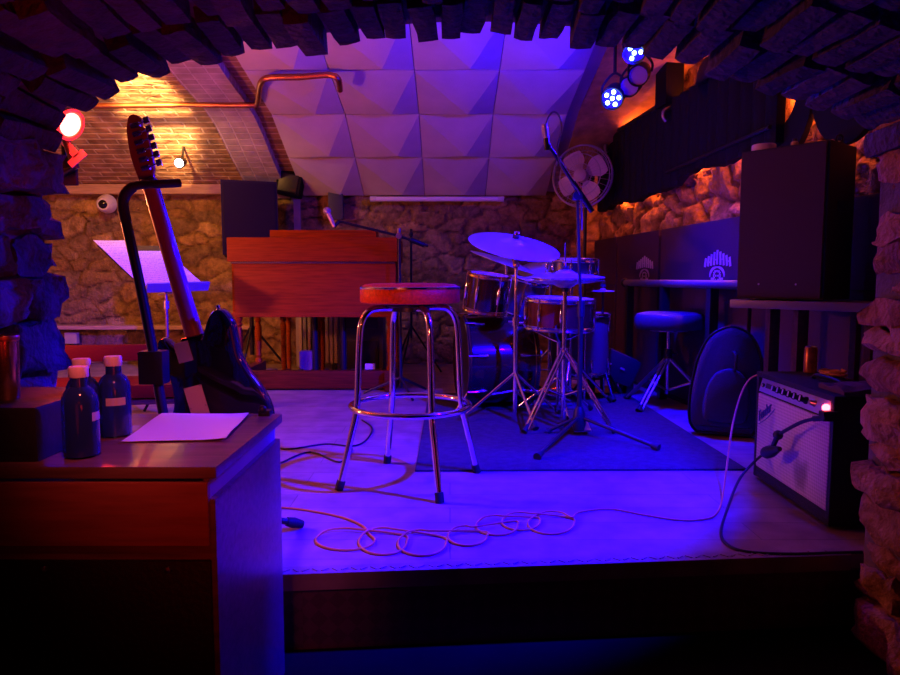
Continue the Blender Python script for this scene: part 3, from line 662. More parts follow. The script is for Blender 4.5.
obj('bottle_body', MB().lathe([(0, 0), (.013, 0), (.014, .003), (.014, .022), (.008, .027), (0, .027)], 20), mat('yellow_plastic', (.65, .52, .22), .4), t)
obj('bottle_cap', MB().lathe([(0, .026), (.009, .026), (.009, .037), (0, .038)], 18), mat('dark_cap', (.08, .06, .05), .4), t)
a, b = psl(.055, .0), psl(.145, -.02); solo('drum_stick', MB().tube([V((a.x, a.y, tz+.0085)), V((b.x, b.y, tz+.0085))], [.0075, .0085], 10), mat('pale_pink_wood', (.75, .55, .5), .5), 'short pale stick lying on the loudspeaker edge', 'stick')
p = psl(.158, .0); t = thing('desk_microphone', 'small dark ring-shaped fitting on the right end of the loudspeaker', 'fitting', (p.x, p.y, tz))
obj('base', MB().lathe([(0, 0), (.014, 0), (.014, .005), (.005, .009), (0, .009)], 18), BLACK, t)
obj('ring', MB().tube([(.013*math.cos(2*PI*k/24), 0, .02+.013*math.sin(2*PI*k/24)) for k in range(24)], .004, 8, closed=True), BLKMETAL, t)
# ------------------------------------------------------------------ organ and what stands round it
OY = 4.75; ox0, ox1 = at(228, 300, OY).x, at(397.5, 300, OY).x; OW = ox1-ox0; oc = (ox0+ox1)/2; OD = .58
t = thing('electric_organ', 'red-brown wooden console organ with turned legs, its back to the room', 'organ', (oc, OY+OD/2, 0))
f = -OD/2
obj('upper_case', MB().box((0, 0, .985), (OW, OD, .165), bev=.008), ORGAN, t)
obj('music_rack', MB().box((.06, -.1, 1.095), (.74, .20, .055), bev=.006), ORGAN, t)
obj('back_panel', MB().box((.012, f+.035, .715), (OW-.05, .02, .375), bev=.003), ORGAN, t)
obj('side_panel', MB().box((-OW/2+.03, .0, .715), (.03, OD-.1, .375), bev=.003), ORGAN, t)
obj('side_panel', MB().box((OW/2-.03, .0, .715), (.03, OD-.1, .375), bev=.003), ORGAN, t)
obj('bottom_board', MB().box((0, 0, .535), (OW-.03, OD-.03, .03), bev=.004), ORGAN, t)
obj('edge_strip', MB().box((0, f+.018, .896), (OW-.04, .014, .014), bev=.002), DWOOD, t)
LEG = [(0, .145), (.026, .145), (.026, .17), (.016, .182), (.024, .20), (.017, .215), (.021, .27), (.026, .36), (.024, .42), (.016, .45), (.026, .468), (.016, .482), (.027, .50), (.027, .535), (0, .535)]
for sx in (-1, 1):
    for sy in (-1, 1): obj('leg', MB().lathe(LEG, 24, M4.Translation((sx*(OW/2-.055), sy*(OD/2-.05), 0))), ORGAN, t)
for sx in (-1, 1): obj('foot_runner', MB().box((sx*(OW/2-.055), 0, .075), (.075, OD+.04, .145), bev=.008), mat('dark_walnut', (.17, .035, .006), .5, spec=.15, var=.4, vs=6, stretch=(1, 8, 14)), t)
obj('stretcher', MB().box((.01, f+.10, .075), (OW-.12, .07, .125), bev=.006), MATS['dark_walnut'], t)
pd = obj('pedal_board', MB().box((0, .10, .04), (OW-.22, .30, .05), bev=.005), DWOOD, t)
for k in range(9): obj('pedal', MB().box((-.4+k*.1, .08, .085), (.03, .32, .02), bev=.004), ORGAN if k % 2 else DWOOD, t)
for p_, q_ in ((-.05, .02), (.16, .02)): obj('post', MB().cyl((p_, q_, .09), (p_, q_, .525), .022, 16), BLKMETAL, t)
t = thing('organ_bench', 'wooden bench with turned legs behind the organ', 'bench', (-1.26, 5.62, 0))
obj('seat', MB().box((.06, 0, .50), (.36, .26, .035), bev=.006), ORGAN, t)
for x in (-.08, .20):
    for y in (-.09, .09): obj('leg', MB().lathe([(0, 0), (.02, 0), (.016, .05), (.022, .12), (.018, .3), (.024, .42), (.015, .44), (.024, .46), (.024, .49), (0, .49)], 18, M4.Translation((x, y, 0))), ORGAN, t)
for px, y, w_, h_, n_, m_, lab, cat_ in ((306, 5.40, .10, .13, 'small_box', mat('brown_card', (.36, .25, .16), .8, var=.2), 'small brown box under the organ beside the bench legs', 'box'),):
    x = at(px, 300, y).x; solo(n_, MB().box((x, y, (.09+h_)/2), (w_, .1, .09+h_), bev=.004), m_, lab, cat_)
# boxes behind
y = 5.95
t = thing('slatted_heater', 'pale slatted radiator against the stone wall behind the organ', 'radiator', (at(318, 300, y).x, y, 0))
obj('back_plate', MB().box((0, .02, .31), (.34, .03, .52)), mat('beige_enamel', (.50, .40, .28), .5, var=.15), t)
for k in range(9): obj('slat', MB().box((-.152+k*.038, -.012, .31), (.026, .035, .50), bev=.004), mat('beige_enamel', (.5, .4, .28), .5), t)
for sx in (-1, 1): obj('foot', MB().box((sx*.13, .01, .025), (.03, .1, .05)), BLKMETAL, t)
y = 5.62; t = thing('tone_cabinet', 'dark wooden speaker cabinet behind the organ, right of the radiator', 'cabinet', (at(362, 300, y).x, y, 0))
obj('body', MB().box((0, 0, .31), (.36, .24, .62), bev=.006), mat('blue_black_cabinet', (.05, .045, .06), .5, bump=.1), t)
obj('louvre', MB().box((0, -.125, .44), (.28, .012, .10), bev=.002).box((0, -.125, .18), (.28, .012, .22), bev=.002), BLACK, t)
x = at(369, 367, 4.95).x; solo('white_adapter', MB().box((x, 5.02, .145+.0), (.07, .05, .04), bev=.006), mat('white_plastic', (.75, .72, .7), .4), 'small white plug box on the organ pedals near the stool', 'adapter', loc=(x, 5.02, .125))
# tilted PA box on a stand behind the organ
y = 5.75; a = at(217, 182, y); b = at(272, 182, y); w_ = .40
t = thing('stage_monitor', 'black loudspeaker box tilted on a stand behind the left end of the organ', 'speaker', ((a.x+b.x)/2+.03, y, .96), rot=(R(-6), 0, R(20)))
VBLK = mat('violet_black_plastic', (.016, .006, .045), .6, spec=.2, bump=.2, bs=200); mb = MB(); mb.prism([(-.22, -.16), (.22, -.16), (.16, .17), (-.16, .17)], .60)
obj('cabinet', mb, VBLK, t, smooth=False)
obj('front_grille', MB().box((0, -.165, .30), (.40, .012, .56), bev=.003), mat('violet_black_grille', (.014, .005, .045), .8, spec=.15, bump=.5, bs=400), t)
t = thing('speaker_stand', 'black tripod stand under the tilted loudspeaker behind the organ', 'stand', ((a.x+b.x)/2+.03, y, 0))
obj('pole', MB().cyl((0, 0, .15), (0, 0, .955), .018, 14), BLKMETAL, t)
for k in range(3): d = V((math.cos(k*2.09+.5), math.sin(k*2.09+.5), 0)); obj('leg', MB().tube([V((0, 0, .4)), d*.30+V((0, 0, .012))], .010, 10), BLKMETAL, t)
# floodlight on a grey post
y = 6.08; x = at(297, 200, y).x
t = thing('floodlight_post', 'grey upright post with a black box lamp on top, right of the tilted loudspeaker', 'lamp', (x, y, 0))
obj('post', MB().box((0, 0, .74), (.055, .045, 1.46), bev=.004), mat('grey_timber', (.42, .38, .36), .6, var=.2), t)
lb = obj('lamp_housing', MB().box((-.05, -.02, 1.60), (.21, .16, .21), M4.Rotation(R(12), 3, 'Y'), bev=.012), mat('sooty_black_case', (.004, .004, .006), .7, spec=.2), t)
obj('cooling_fin', MB().box((-.05, -.105, 1.60), (.16, .012, .15), M4.Rotation(R(12), 3, 'Y'), bev=.002), BLKMETAL, t)
solo('junction_box', MB().box(at(336, 206, 6.17), (.13, .06, .24), bev=.008), mat('blue_black_box', (.02, .02, .07), .5), 'dark switch box on the stone wall behind the tilted microphone', 'switch box')
# white tube lamp on the wall
a, b = at(373, 199, 6.18), at(501, 199, 6.18)
t = thing('tube_lamp', 'long white unlit tube lamp mounted on the wall under the acoustic tiles', 'lamp', tuple((a+b)/2))
obj('tube', MB().tube([a, b], .022, 16), mat('white_tube_glass', (.88, .84, .88), .3), t, world=True)
for s in (0, 1):
    e_ = a if s == 0 else b; sg = -1 if s == 0 else 1
    obj('end_cap', MB().tube([e_-V((sg*.03, 0, 0)), e_+V((sg*.025, 0, 0))], .025, 16), mat('white_plastic', (.75, .72, .7), .4), t, world=True)
    obj('bracket', MB().box(e_+V((-sg*.12, .04, 0)), (.03, .09, .025)), STEEL, t, world=True)
# copper pipe under the vault
pp = [at(88, 106, 4.98), at(170, 105, 4.98), at(248, 105, 4.98), at(257, 103, 4.96), at(259, 92, 4.75), at(262, 81, 4.55), at(272, 77.5, 4.50), at(300, 77, 4.48), at(328, 75, 4.46), at(338, 79, 4.46), at(340, 90, 4.6)]
solo('copper_pipe', MB().tube(spline(pp, 5), .020, 12), COPPER, 'copper pipe running along the vault and bending up over the brick rib', 'pipe')
# security camera, small bulb
p = at(105, 204, 6.14); t = thing('security_camera', 'small white round camera on the wall below the timber beam', 'camera', tuple(p))
obj('housing', MB().lathe([(0, .05), (.05, .05), (.062, .03), (.075, .0), (.085, -.05), (0, -.05)], 28, axis(p, (.1, -1, -.15))), mat('white_plastic', (.75, .72, .7), .4), t, world=True)
obj('lens', MB().lathe([(0, .068), (.02, .064), (.038, .05), (0, .05)], 24, axis(p, (.1, -1, -.15))), mat('black_glass', (.01, .01, .01), .05), t, world=True)
p = at(179, 163, 5.55); t = thing('small_spotlight', 'tiny lit white spotlight on the brick vault above the beam', 'lamp', tuple(p))
obj('bulb', MB().ball(p, .034), mat('lit_white_bulb', (1, 1, 1), .4, emit=(1, .95, .9), es=9), t, world=True)
obj('shade', MB().lathe([(.04, -.005), (.044, .0), (.034, .07), (.012, .10), (0, .10)], 20, axis(p, (.1, 1, .35))), BLKMETAL, t, world=True)
obj('arm', MB().cyl(p+V((0, .06, .02)), p+V((.0, .16, .30)), .010, 10), BLKMETAL, t, world=True)
# stage lamps
def par(p, aim, r, lab, leds, ledm, facecol=None, name='stage_lamp'):
    p = V(p); d = (V(aim)-p).normalized(); t = thing(name, lab, 'stage light', tuple(p), group=None)
    m = axis(p, d)
    obj('can', MB().lathe([(r*.9, .0), (r, .004), (r, -.05), (r*.92, -.10), (r*.6, -.15), (0, -.155)], 28, m), BLKMETAL, t, world=True)
    obj('face', MB().lathe([(r*.9, -.012), (0, -.012)], 28, m), facecol or BLACK, t, world=True)
    if leds:
        for k in range(leds):
            rr = 0 if k == 0 else r*.58; a_ = k*2*PI/max(leds-1, 1)
            obj('led', MB().ball(m@V((rr*math.cos(a_), rr*math.sin(a_), -.008)), r*.19, (1, 1, 1), 10), ledm, t, world=True)
    q = m.to_3x3(); sx = q@V((1, 0, 0))
    top = p-d*.06+V((0, 0, r*1.9))
    obj('yoke', MB().tube(spline([p-d*.06+sx*r*1.08, p-d*.06+sx*r*1.08+V((0, 0, r*.9)), top, p-d*.06-sx*r*1.08+V((0, 0, r*.9)), p-d*.06-sx*r*1.08], 6), .007, 8), BLKMETAL, t, world=True)
    obj('hanging_rod', MB().cyl(top, top+V((0, 0, .16)), .010, 10), BLKMETAL, t, world=True)
    return t
LEDB = mat('lit_blue_led', (.4, .6, 1), .4, emit=(.3, .6, 1), es=14); LENSB = mat('glowing_blue_lens', (.02, .02, .3), .3, emit=(.03, .0, 1), es=.8)
B1 = at(612, 99, 3.9); B2 = at(634, 54, 3.5); RD = at(69, 124, 2.75)
par(B1, (-.3, 1.6, .1), .062, 'round stage lamp glowing blue-white, the lower lit one under the vault', 6, LEDB, LENSB)
par(B2, (.1, 1.9, -.2), .055, 'round stage lamp glowing blue-white, the upper lit one close to the arch', 4, LEDB, LENSB)
PF = mat('violet_lens', (.42, .28, .55), .35)
par(at(638, 76, 3.75), (.2, 2.2, .9), .055, 'unlit stage lamp with a violet lens, the upper of the two by the blue lamps', 0, None, PF)
par(at(629, 87, 3.85), (.1, 2.4, 1.0), .055, 'unlit stage lamp with a violet lens, the lower of the two by the blue lamps', 0, None, PF)
p = RD; aim = V((.25, 2.2, .55)); d = (aim-p).normalized(); m = axis(p, d); r = .058
t = thing('red_stage_lamp', 'glaring red stage lamp beside the left pillar', 'stage light', tuple(p))
obj('can', MB().lathe([(r*.92, .012), (r*1.1, .01), (r*1.1, -.03), (r, -.10), (r*.6, -.13), (0, -.135)], 28, m), mat('grey_lamp_case', (.16, .13, .13), .45), t, world=True)
obj('lens', MB().lathe([(r*.80, .008), (r*.5, .012), (0, .014)], 28, m), mat('lit_red_lens', (1, .1, .1), .4, emit=(1, .10, .07), es=16), t, world=True)
obj('lens_ring', MB().lathe([(r*.98, .004), (r*.80, .008)], 28, m), mat('lit_red_lens_edge', (1, .1, .1), .4, emit=(1, .02, .01), es=5), t, world=True)
q0 = p-d*.07+V((0, .03, -.05)); obj('bracket', MB().box(q0+V((.02, .02, -.055)), (.09, .006, .03), M4.Rotation(R(50), 3, 'Y')).box(q0+V((.05, .02, -.10)), (.08, .006, .03), M4.Rotation(R(-40), 3, 'Y')), mat('pale_steel', (.6, .5, .5), .4, .5), t, world=True)
obj('arm', MB().tube([q0+V((.0, .02, 0)), q0+V((.03, .04, -.13)), q0+V((-.03, .06, -.15))], .016, 10), BLKMETAL, t, world=True)
obj('hanging_rod', MB().cyl(q0+V((-.03, .07, -.14)), q0+V((-.03, .09, .95)), .010, 10), BLKMETAL, t, world=True)
obj('wall_plate', MB().box(q0+V((-.05, .07, -.14)), (.14, .02, .12), bev=.004), BLKMETAL, t, world=True)
# ------------------------------------------------------------------ music stand, red bench
b0_, b1_ = at(146, 290, 4.1), at(207, 288, 4.36); t0 = at(95, 242, 4.34); e1 = b1_-b0_; e2 = t0-b0_
n_ = e1.cross(e2).normalized(); n_ = -n_ if n_.y > 0 else n_
t = thing('music_stand', 'black metal music stand holding sheet music before the left stone wall', 'music stand', ((b0_+e1*.5).x, b0_.y-.02, 0))
def P2(u, v, h=0): return b0_+e1*u+e2*v+n_*h
mb = MB().add([P2(u, v, h) for h in (-.012, -.006) for u, v in ((0, 0), (1, 0), (1, .95), (0, .95))], [(0, 3, 2, 1), (4, 5, 6, 7), (0, 1, 5, 4), (1, 2, 6, 5), (2, 3, 7, 6), (3, 0, 4, 7)])
obj('desk', mb, BLKMETAL, t, world=True, smooth=False)
mb = MB().add([P2(u, v, h) for h in (-.012, .05) for u, v in ((-.01, -.02), (1.01, -.02), (1.01, .0), (-.01, .0))], [(0, 3, 2, 1), (4, 5, 6, 7), (0, 1, 5, 4), (1, 2, 6, 5), (2, 3, 7, 6), (3, 0, 4, 7)])
obj('lip', mb, mat('blue_grey_lip', (.25, .25, .3), .4, .4), t, world=True, smooth=False)
pm = P2(.42, .12, -.02); obj('pole', MB().tube([pm, V((pm.x, pm.y, .62)), V((pm.x, pm.y, .12))], .010, 12), mat('reddish_metal', (.35, .2, .2), .35, .8), t, world=True)
obj('collar', MB().lathe([(0, 0), (.018, 0), (.018, .05), (0, .05)], 14, M4.Translation((pm.x, pm.y, .60))).cyl((pm.x-.05, pm.y, .69), (pm.x+.05, pm.y, .70), .006, 8), STEEL, t, world=True)
for k in range(3): dd = V((math.cos(k*2.09+.3), math.sin(k*2.09+.3), 0)); obj('leg', MB().tube([V((pm.x, pm.y, .25)), V((pm.x, pm.y, 0))+dd*.24+V((0, 0, .01))], .008, 8), BLKMETAL, t, world=True)
SHEET = None
def sheet_mat():
    m = bpy.data.materials.new('printed_music_paper'); m.use_nodes = True; nt = m.node_tree; b = nt.nodes['Principled BSDF']; b.inputs['Roughness'].default_value = .8
    tc = nn(nt, 'ShaderNodeTexCoord'); w_ = nn(nt, 'ShaderNodeTexWave', bands_direction='Y'); w_.inputs['Scale'].default_value = 9
    nt.links.new(tc.outputs['UV'], w_.inputs['Vector']); n = nn(nt, 'ShaderNodeTexNoise'); n.inputs['Scale'].default_value = 30; nt.links.new(tc.outputs['UV'], n.inputs['Vector'])
    mu = nn(nt, 'ShaderNodeMath', operation='MULTIPLY'); nt.links.new(w_.outputs[1], mu.inputs[0]); nt.links.new(n.outputs[0], mu.inputs[1])
    r = nn(nt, 'ShaderNodeValToRGB'); r.color_ramp.elements[0].position = .42; r.color_ramp.elements[0].color = (.8, .8, .82, 1); r.color_ramp.elements[1].position = .55; r.color_ramp.elements[1].color = (.3, .3, .32, 1)
    nt.links.new(mu.outputs[0], r.inputs[0]); nt.links.new(r.outputs[0], b.inputs['Base Color']); return m
SM = sheet_mat()
def uvsheet(o, nu=14, nv=10):
    uv = o.data.uv_layers.new(name='UVMap'); W_ = nu+1; N_ = W_*(nv+1)
    for lp in o.data.loops: k = lp.vertex_index % N_; uv.data[lp.index].uv = ((k % W_)/nu, (k//W_)/nv)
def s4(u0, u1, v0, v1): return [P2(u0, v0, -.004), P2(u1, v0, -.004), P2(u1, v1, -.004), P2(u0, v1, -.004)]
for nm, qd, lab in ((0, s4(.0, .52, .01, 1.04), 'left sheet of printed music on the music stand'), (1, s4(.46, .99, .01, .80), 'right sheet of printed music, lower, on the music stand')):
    mb = sheet(qd, amp=.005, seed=nm); mb.v = [tuple(V(v)+n_*(.004*nm)) for v in mb.v]
    o = solo('music_sheet', mb, SM, lab, 'sheet music'); uvsheet(o)
t = thing('red_bench', 'low red padded bench by the stone wall behind the bottles', 'bench', (-1.75, 3.55, 0), rotz=R(10))
obj('seat_cushion', MB().box((0, 0, .225), (.80, .36, .07), bev=.02), REDVINYL, t)
obj('seat_frame', MB().box((0, 0, .17), (.76, .32, .03), bev=.004), DWOOD, t)
obj('backrest', MB().box((-.13, .19, .385), (.56, .045, .09), bev=.015), REDVINYL, t)
for x in (-.34, .34):
    for y in (-.13, .13): obj('leg', MB().cyl((x, y, 0), (x, y, .16), .014, 10), BLKMETAL, t)
for x in (-.36, .16): obj('back_post', MB().tube(spline([(x, .16, .17), (x+.01, .20, .26), (x+.0, .225, .36), (x-.02, .225, .44)], 5), .012, 10), BLKMETAL, t)
solo('wall_socket', MB().box(at(72, 338, 6.2), (.11, .05, .10), bev=.006), mat('beige_plastic', (.5, .42, .3), .5), 'small beige socket box on the wall under the pale ledge', 'socket')
# ------------------------------------------------------------------ microphone stand by the organ
p = V((at(400, 250, 4.62).x, 4.62, 0)); t = thing('microphone_stand', 'thin boom microphone stand at the right end of the organ', 'microphone stand', tuple(p))
top = at(399, 236, 4.62)
obj('pole', MB().cyl(p+V((0, 0, .05)), top, .011, 12), BLKMETAL, t, world=True)
obj('boom', MB().tube([at(338, 221, 4.60), top, at(428, 246, 4.66)], .009, 10), BLKMETAL, t, world=True)
obj('clutch', MB().lathe([(0, -.03), (.02, -.03), (.02, .03), (0, .03)], 16, axis(top, (0, 1, 0))).cyl(top, top+V((0, 0, .05)), .012, 10), STEEL, t, world=True)
obj('counterweight', MB().tube([at(410, 239.5, 4.63), at(424, 245, 4.655)], .017, 12), BLKMETAL, t, world=True)
for k in range(3): dd = V((math.cos(k*2.09+.9), math.sin(k*2.09+.9), 0)); obj('leg', MB().tube([p+V((0, 0, .12)), p+dd*.26+V((0, 0, .01))], .009, 8), BLKMETAL, t, world=True)
a, b = at(327, 211, 4.6), at(333, 224, 4.58)
t = thing('microphone', 'pale microphone on the boom above the organ', 'microphone', tuple(b))
obj('handle', MB().tube([a+(b-a)*.2, b+(b-a)*.25], [.016, .012], 14), mat('champagne_metal', (.7, .55, .5), .35, .5), t, world=True)
obj('mesh_head', MB().ball(a, .027, (1, 1, 1)), mat('silver_mesh', (.6, .55, .55), .4, .7, bump=.6, bs=300), t, world=True)
obj('clip', MB().tube([b+(b-a)*.2, at(339, 221, 4.6)], .012, 10), BLACK, t, world=True)
# second thin stand behind
p = V((at(411, 250, 5.65).x, 5.65, 0)); t = thing('cymbal_stand', 'thin bare stand pole behind the organ microphone stand', 'stand', tuple(p))
obj('pole', MB().cyl(p+V((0, 0, .3)), at(411, 229, 5.65), .010, 10), BLKMETAL, t, world=True)
obj('wing_nut', MB().lathe([(0, 0), (.02, 0), (.012, .03), (0, .03)], 12, M4.Translation(at(411, 236, 5.65))), BLKMETAL, t, world=True)
for k in range(3): dd = V((math.cos(k*2.09+.2), math.sin(k*2.09+.2), 0)); obj('leg', MB().tube([p+V((0, 0, .4)), p+dd*.25+V((0, 0, .01))], .008, 8), BLKMETAL, t, world=True)
# ------------------------------------------------------------------ drum kit
def tripod(t, base, zc, rl, angs, m=CHROME, double=False, r=.009, zb=.16):
    for a_ in angs:
        d = V((math.cos(a_), math.sin(a_), 0)); s = V((-d.y, d.x, 0))
        P = [base+V((0, 0, zc)), base+d*rl*.97+V((0, 0, .02))]
        mb = MB()
        if double:
            for sg in (-1, 1): mb.tube([P[0]+s*.013*sg, P[1]+s*.013*sg], r*.75, 8)
        else: mb.tube(P, r, 10)
        mb.tube([base+V((0, 0, zb)), base+d*rl*.5+V((0, 0, zc*.5+.01))], r*.7, 8)
        lg = obj('leg', mb, m, t, world=True)
        obj('rubber_foot', MB().tube([base+d*rl*.92+V((0, 0, .04)), base+d*rl*1.03+V((0, 0, .012))], [r*1.4, r*1.9], 12), RUBBER, lg, world=True)
ZR = .009
def drum(name, lab, c, ax, rad, dep, shell, hoop, nl, headm=HEADW, tilt=None, extra=True):
    """c: centre, ax: axis direction"""
    t = thing(name, lab, 'drum', tuple(c)); m = axis(c, ax); h = dep/2
    obj('shell', MB().lathe([(rad, -h+.012), (rad, h-.012), (rad-.008, h-.012), (rad-.008, -h+.012)], 48, m, closed=True), shell, t, world=True)
    for s in (-1, 1):
        z = s*h
        obj('hoop', MB().lathe([(rad-.004, z-.014), (rad+.009, z-.014), (rad+.012, z-.008), (rad+.009, z), (rad+.012, z+.008), (rad+.007, z+.012), (rad-.004, z+.01)], 48, m, closed=True), hoop, t, world=True)
        obj('drum_head', MB().lathe([(0, z+.003*s), (rad*.97, z+.003*s), (rad, z-.006*s)], 48, m), headm if s > 0 else HEADB, t, world=True)
    if nl:
        for k in range(nl):
            a_ = 2*PI*k/nl+.2; x, y = math.cos(a_), math.sin(a_)
            mb = MB()
            lug = lambda z, l: mb.lathe([(0, -l), (.007, -l), (.010, -l*.5), (.010, l*.5), (.007, l), (0, l)], 10, m@M4.Translation((x*(rad+.008), y*(rad+.008), z)))
            if dep > .25:
                for s in (1, -1):
                    mb = MB(); mb.lathe([(0, -.03), (.007, -.03), (.010, -.015), (.010, .015), (.007, .03), (0, .03)], 10, m@M4.Translation((x*(rad+.008), y*(rad+.008), s*h*.62))).tube([m@V((x*(rad+.012), y*(rad+.012), s*h*.6)), m@V((x*(rad+.016), y*(rad+.016), s*(h+.01)))], .004, 8)
                    if s == 1: obj('lug', mb, CHROME, t, world=True)
            else: lug(0, h*.45); mb.tube([m@V((x*(rad+.013), y*(rad+.013), -h-.006)), m@V((x*(rad+.013), y*(rad+.013), h+.008))], .0035, 8)
            obj('lug', mb, CHROME, t, world=True)
    return t, m
bc = V((.272, 4.22, .28+ZR)); t, m = drum('bass_drum', 'dark bass drum lying on its side under the cymbals', bc, (-1, -.16, 0), .27, .40, SHELL, SHELL, 8, HEADB)
for s in (-1, 1): d = V((-.10, .22*s, -.27)); lg = obj('spur', MB().tube([bc+V((-.13, .18*s, -.12)), bc+V((-.24, .26*s, -.275))], .008, 10), CHROME, t, world=True); obj('spur_tip', MB().ball(bc+V((-.24, .26*s, -.275)), .012), RUBBER, lg, world=True)
obj('tom_post', MB().tube([bc+V((.0, -.0, .26)), bc+V((.0, -.0, .40))], .013, 12), CHROME, t, world=True)
c = at(487, 293, 4.12); drum('rack_tom', 'small brass-hooped tom mounted over the bass drum, nearest the stool', c, (.13, -.12, 1), .118, .21, SHELL, GOLD, 6)
c = at(524, 298, 4.34); drum('rack_tom', 'small chrome-hooped tom half hidden behind the crash cymbal pole', c, (.25, -.10, 1), .125, .22, mat('blue_grey_lacquer', (.10, .09, .14), .25, coat=.5), CHROME, 6)
sc0 = V((at(559, 313, 3.88).x, 3.88, .592)); drum('snare_drum', 'dark red snare drum with chrome hoops beside the hi-hat', sc0, (.03, -.04, 1), .190, .155, REDSHELL, CHROME, 10)
t = thing('snare_stand', 'chrome three-legged stand under the snare drum', 'stand', (sc0.x, sc0.y, ZR)); bs_ = V((sc0.x, sc0.y, ZR))
obj('post', MB().cyl(bs_+V((0, 0, .08)), bs_+V((0, 0, .42)), .012, 12), CHROME, t, world=True); tripod(t, bs_, .22, .26, (.6, 2.7, 4.8))
for k in range(3):
    d = V((math.cos(k*2.09+.3), math.sin(k*2.09+.3), 0)); obj('basket_arm', MB().tube([bs_+V((0, 0, .42)), bs_+d*.17+V((0, 0, .475)), bs_+d*.205+V((0, 0, .53))], .007, 8), CHROME, t, world=True)
c = at(572, 267, 4.22); drum('small_snare', 'shallow small drum behind the hi-hat cymbals', c, (.02, -.05, 1), .145, .085, mat('blue_grey_lacquer', (.10, .09, .14), .25, coat=.5), CHROME, 8)
b_ = V((c.x, c.y+.02, ZR)); t = thing('percussion_stand', 'chrome pole stand under the shallow small drum', 'stand', tuple(b_))
obj('pole', MB().cyl(b_+V((0, 0, .1)), V((b_.x, b_.y, c.z-.055)), .011, 12), CHROME, t, world=True); tripod(t, b_, .3, .27, (.2, 2.3, 4.4)); obj('plate', MB().box((b_.x, b_.y, c.z-.056), (.12, .12, .01)), CHROME, t, world=True)
c = V((at(545, 352, 3.78).x, 4.28, .30)); 
t_, m_ = drum('floor_tom', 'dark floor tom standing behind the snare drum', V((.86, 4.55, .36)), (0, 0, 1), .19, .38, mat('blue_grey_lacquer', (.10, .09, .14), .25, coat=.5), CHROME, 8)
for k in range(3): a_ = k*2.09+.5; obj('leg', MB().tube([V((.86+.21*math.cos(a_), 4.55+.21*math.sin(a_), .45)), V((.86+.21*math.cos(a_), 4.55+.21*math.sin(a_), ZR))], .008, 10), CHROME, t_, world=True)
def cym(name, lab, c, nrm, r, thick=.0015, cup=.28):
    m = axis(c, nrm); pr = []
    for k in range(15):
        x = k/14; pr.append((r*x, .03*r/.2*(1-x*x)*.6+(.022*max(0, 1-(x/cup)**2) if x < cup else 0)))
    prof = pr+[(a_, b__-thick) for a_, b__ in reversed(pr)]
    t = thing(name, lab, 'cymbal', tuple(c)); obj('plate', MB().lathe(prof, 56, m), CYM, t, world=True)
    z0 = pr[0][1]; obj('felt', MB().lathe([(0, z0+.018), (.018, z0+.016), (.02, z0), (0, z0)], 16, m), mat('dark_felt', (.06, .05, .05), .95), t, world=True)
    obj('wing_nut', MB().lathe([(0, z0+.04), (.006, z0+.038), (.010, z0+.018), (0, z0+.018)], 12, m).box(m@V((0, 0, z0+.03)), (.034, .005, .012), m.to_3x3()), CHROME, t, world=True)
    return t
C1 = at(514, 246, 3.82)
cym('crash_cymbal', 'large crash cymbal, topmost of the kit, tilted towards the room', C1, (.17, -.33, 1), .255)
b_ = V((at(515, 400, 3.78).x, 3.78, ZR)); t = thing('cymbal_stand', 'chrome tripod stand carrying the topmost crash cymbal', 'stand', tuple(b_))
obj('pole', MB().tube([b_+V((0, 0, .04)), V((b_.x, b_.y, .55))], .0125, 12).tube([V((b_.x, b_.y, .55)), V((b_.x, b_.y, .86))], .009, 12), CHROME, t, world=True)
obj('collar', MB().lathe([(0, 0), (.019, 0), (.019, .045), (0, .045)], 14, M4.Translation((b_.x, b_.y, .53))).cyl((b_.x-.04, b_.y, .55), (b_.x+.0, b_.y, .55), .006, 8), CHROME, t, world=True)
obj('tilter', MB().tube([V((b_.x, b_.y, .86)), C1-V((.02, -.02, .02))], .011, 12).ball((b_.x, b_.y, .86), .019), GOLD, t, world=True)
tripod(t, b_, .26, .30, (R(188), R(-75), R(30)))
C2 = at(506, 263, 4.62); cym('ride_cymbal', 'dark cymbal half hidden under the topmost crash cymbal', C2, (.34, -.10, 1), .25)
b_ = V((C2.x+.02, 4.66, ZR)); t = thing('cymbal_stand', 'chrome stand behind the bass drum carrying the half hidden cymbal', 'stand', tuple(b_)); obj('pole', MB().tube([b_+V((0, 0, .04)), C2-V((0, 0, .01))], .011, 12), CHROME, t, world=True); tripod(t, b_, .3, .24, (R(20), R(80), R(150)))
C3 = at(551, 268, 4.6); cym('splash_cymbal', 'bright tilted cymbal between the crash cymbal and the shallow drum', C3, (-.12, -.26, 1), .23)
b_ = V((C3.x, 4.64, ZR)); t = thing('cymbal_stand', 'chrome stand carrying the bright tilted cymbal behind the snare drum', 'stand', tuple(b_)); obj('pole', MB().tube([b_+V((0, 0, .04)), C3-V((0, 0, .01))], .011, 12), CHROME, t, world=True); tripod(t, b_, .3, .26, (R(50), R(170), R(290)))
HB = V((at(563, 425, 3.62).x, 3.62, ZR)); hzz = at(563, 279, 3.62).z
for s, lab in ((1, 'upper cymbal of the flat hi-hat pair'), (-1, 'lower cymbal of the flat hi-hat pair')):
    cym('hi_hat_cymbal', lab, V((HB.x, HB.y, hzz+.010*s)), (.0, -.03, s), .205, cup=.3)
t = thing('hi_hat_stand', 'chrome hi-hat stand with wide double-braced legs in front of the snare', 'stand', tuple(HB))
obj('pole', MB().tube([HB+V((0, 0, .03)), V((HB.x, HB.y, hzz-.03))], .0125, 12), CHROME, t, world=True)
obj('pull_rod', MB().cyl((HB.x, HB.y, hzz-.03), (HB.x, HB.y, hzz+.19), .0035, 8), CHROME, t, world=True)
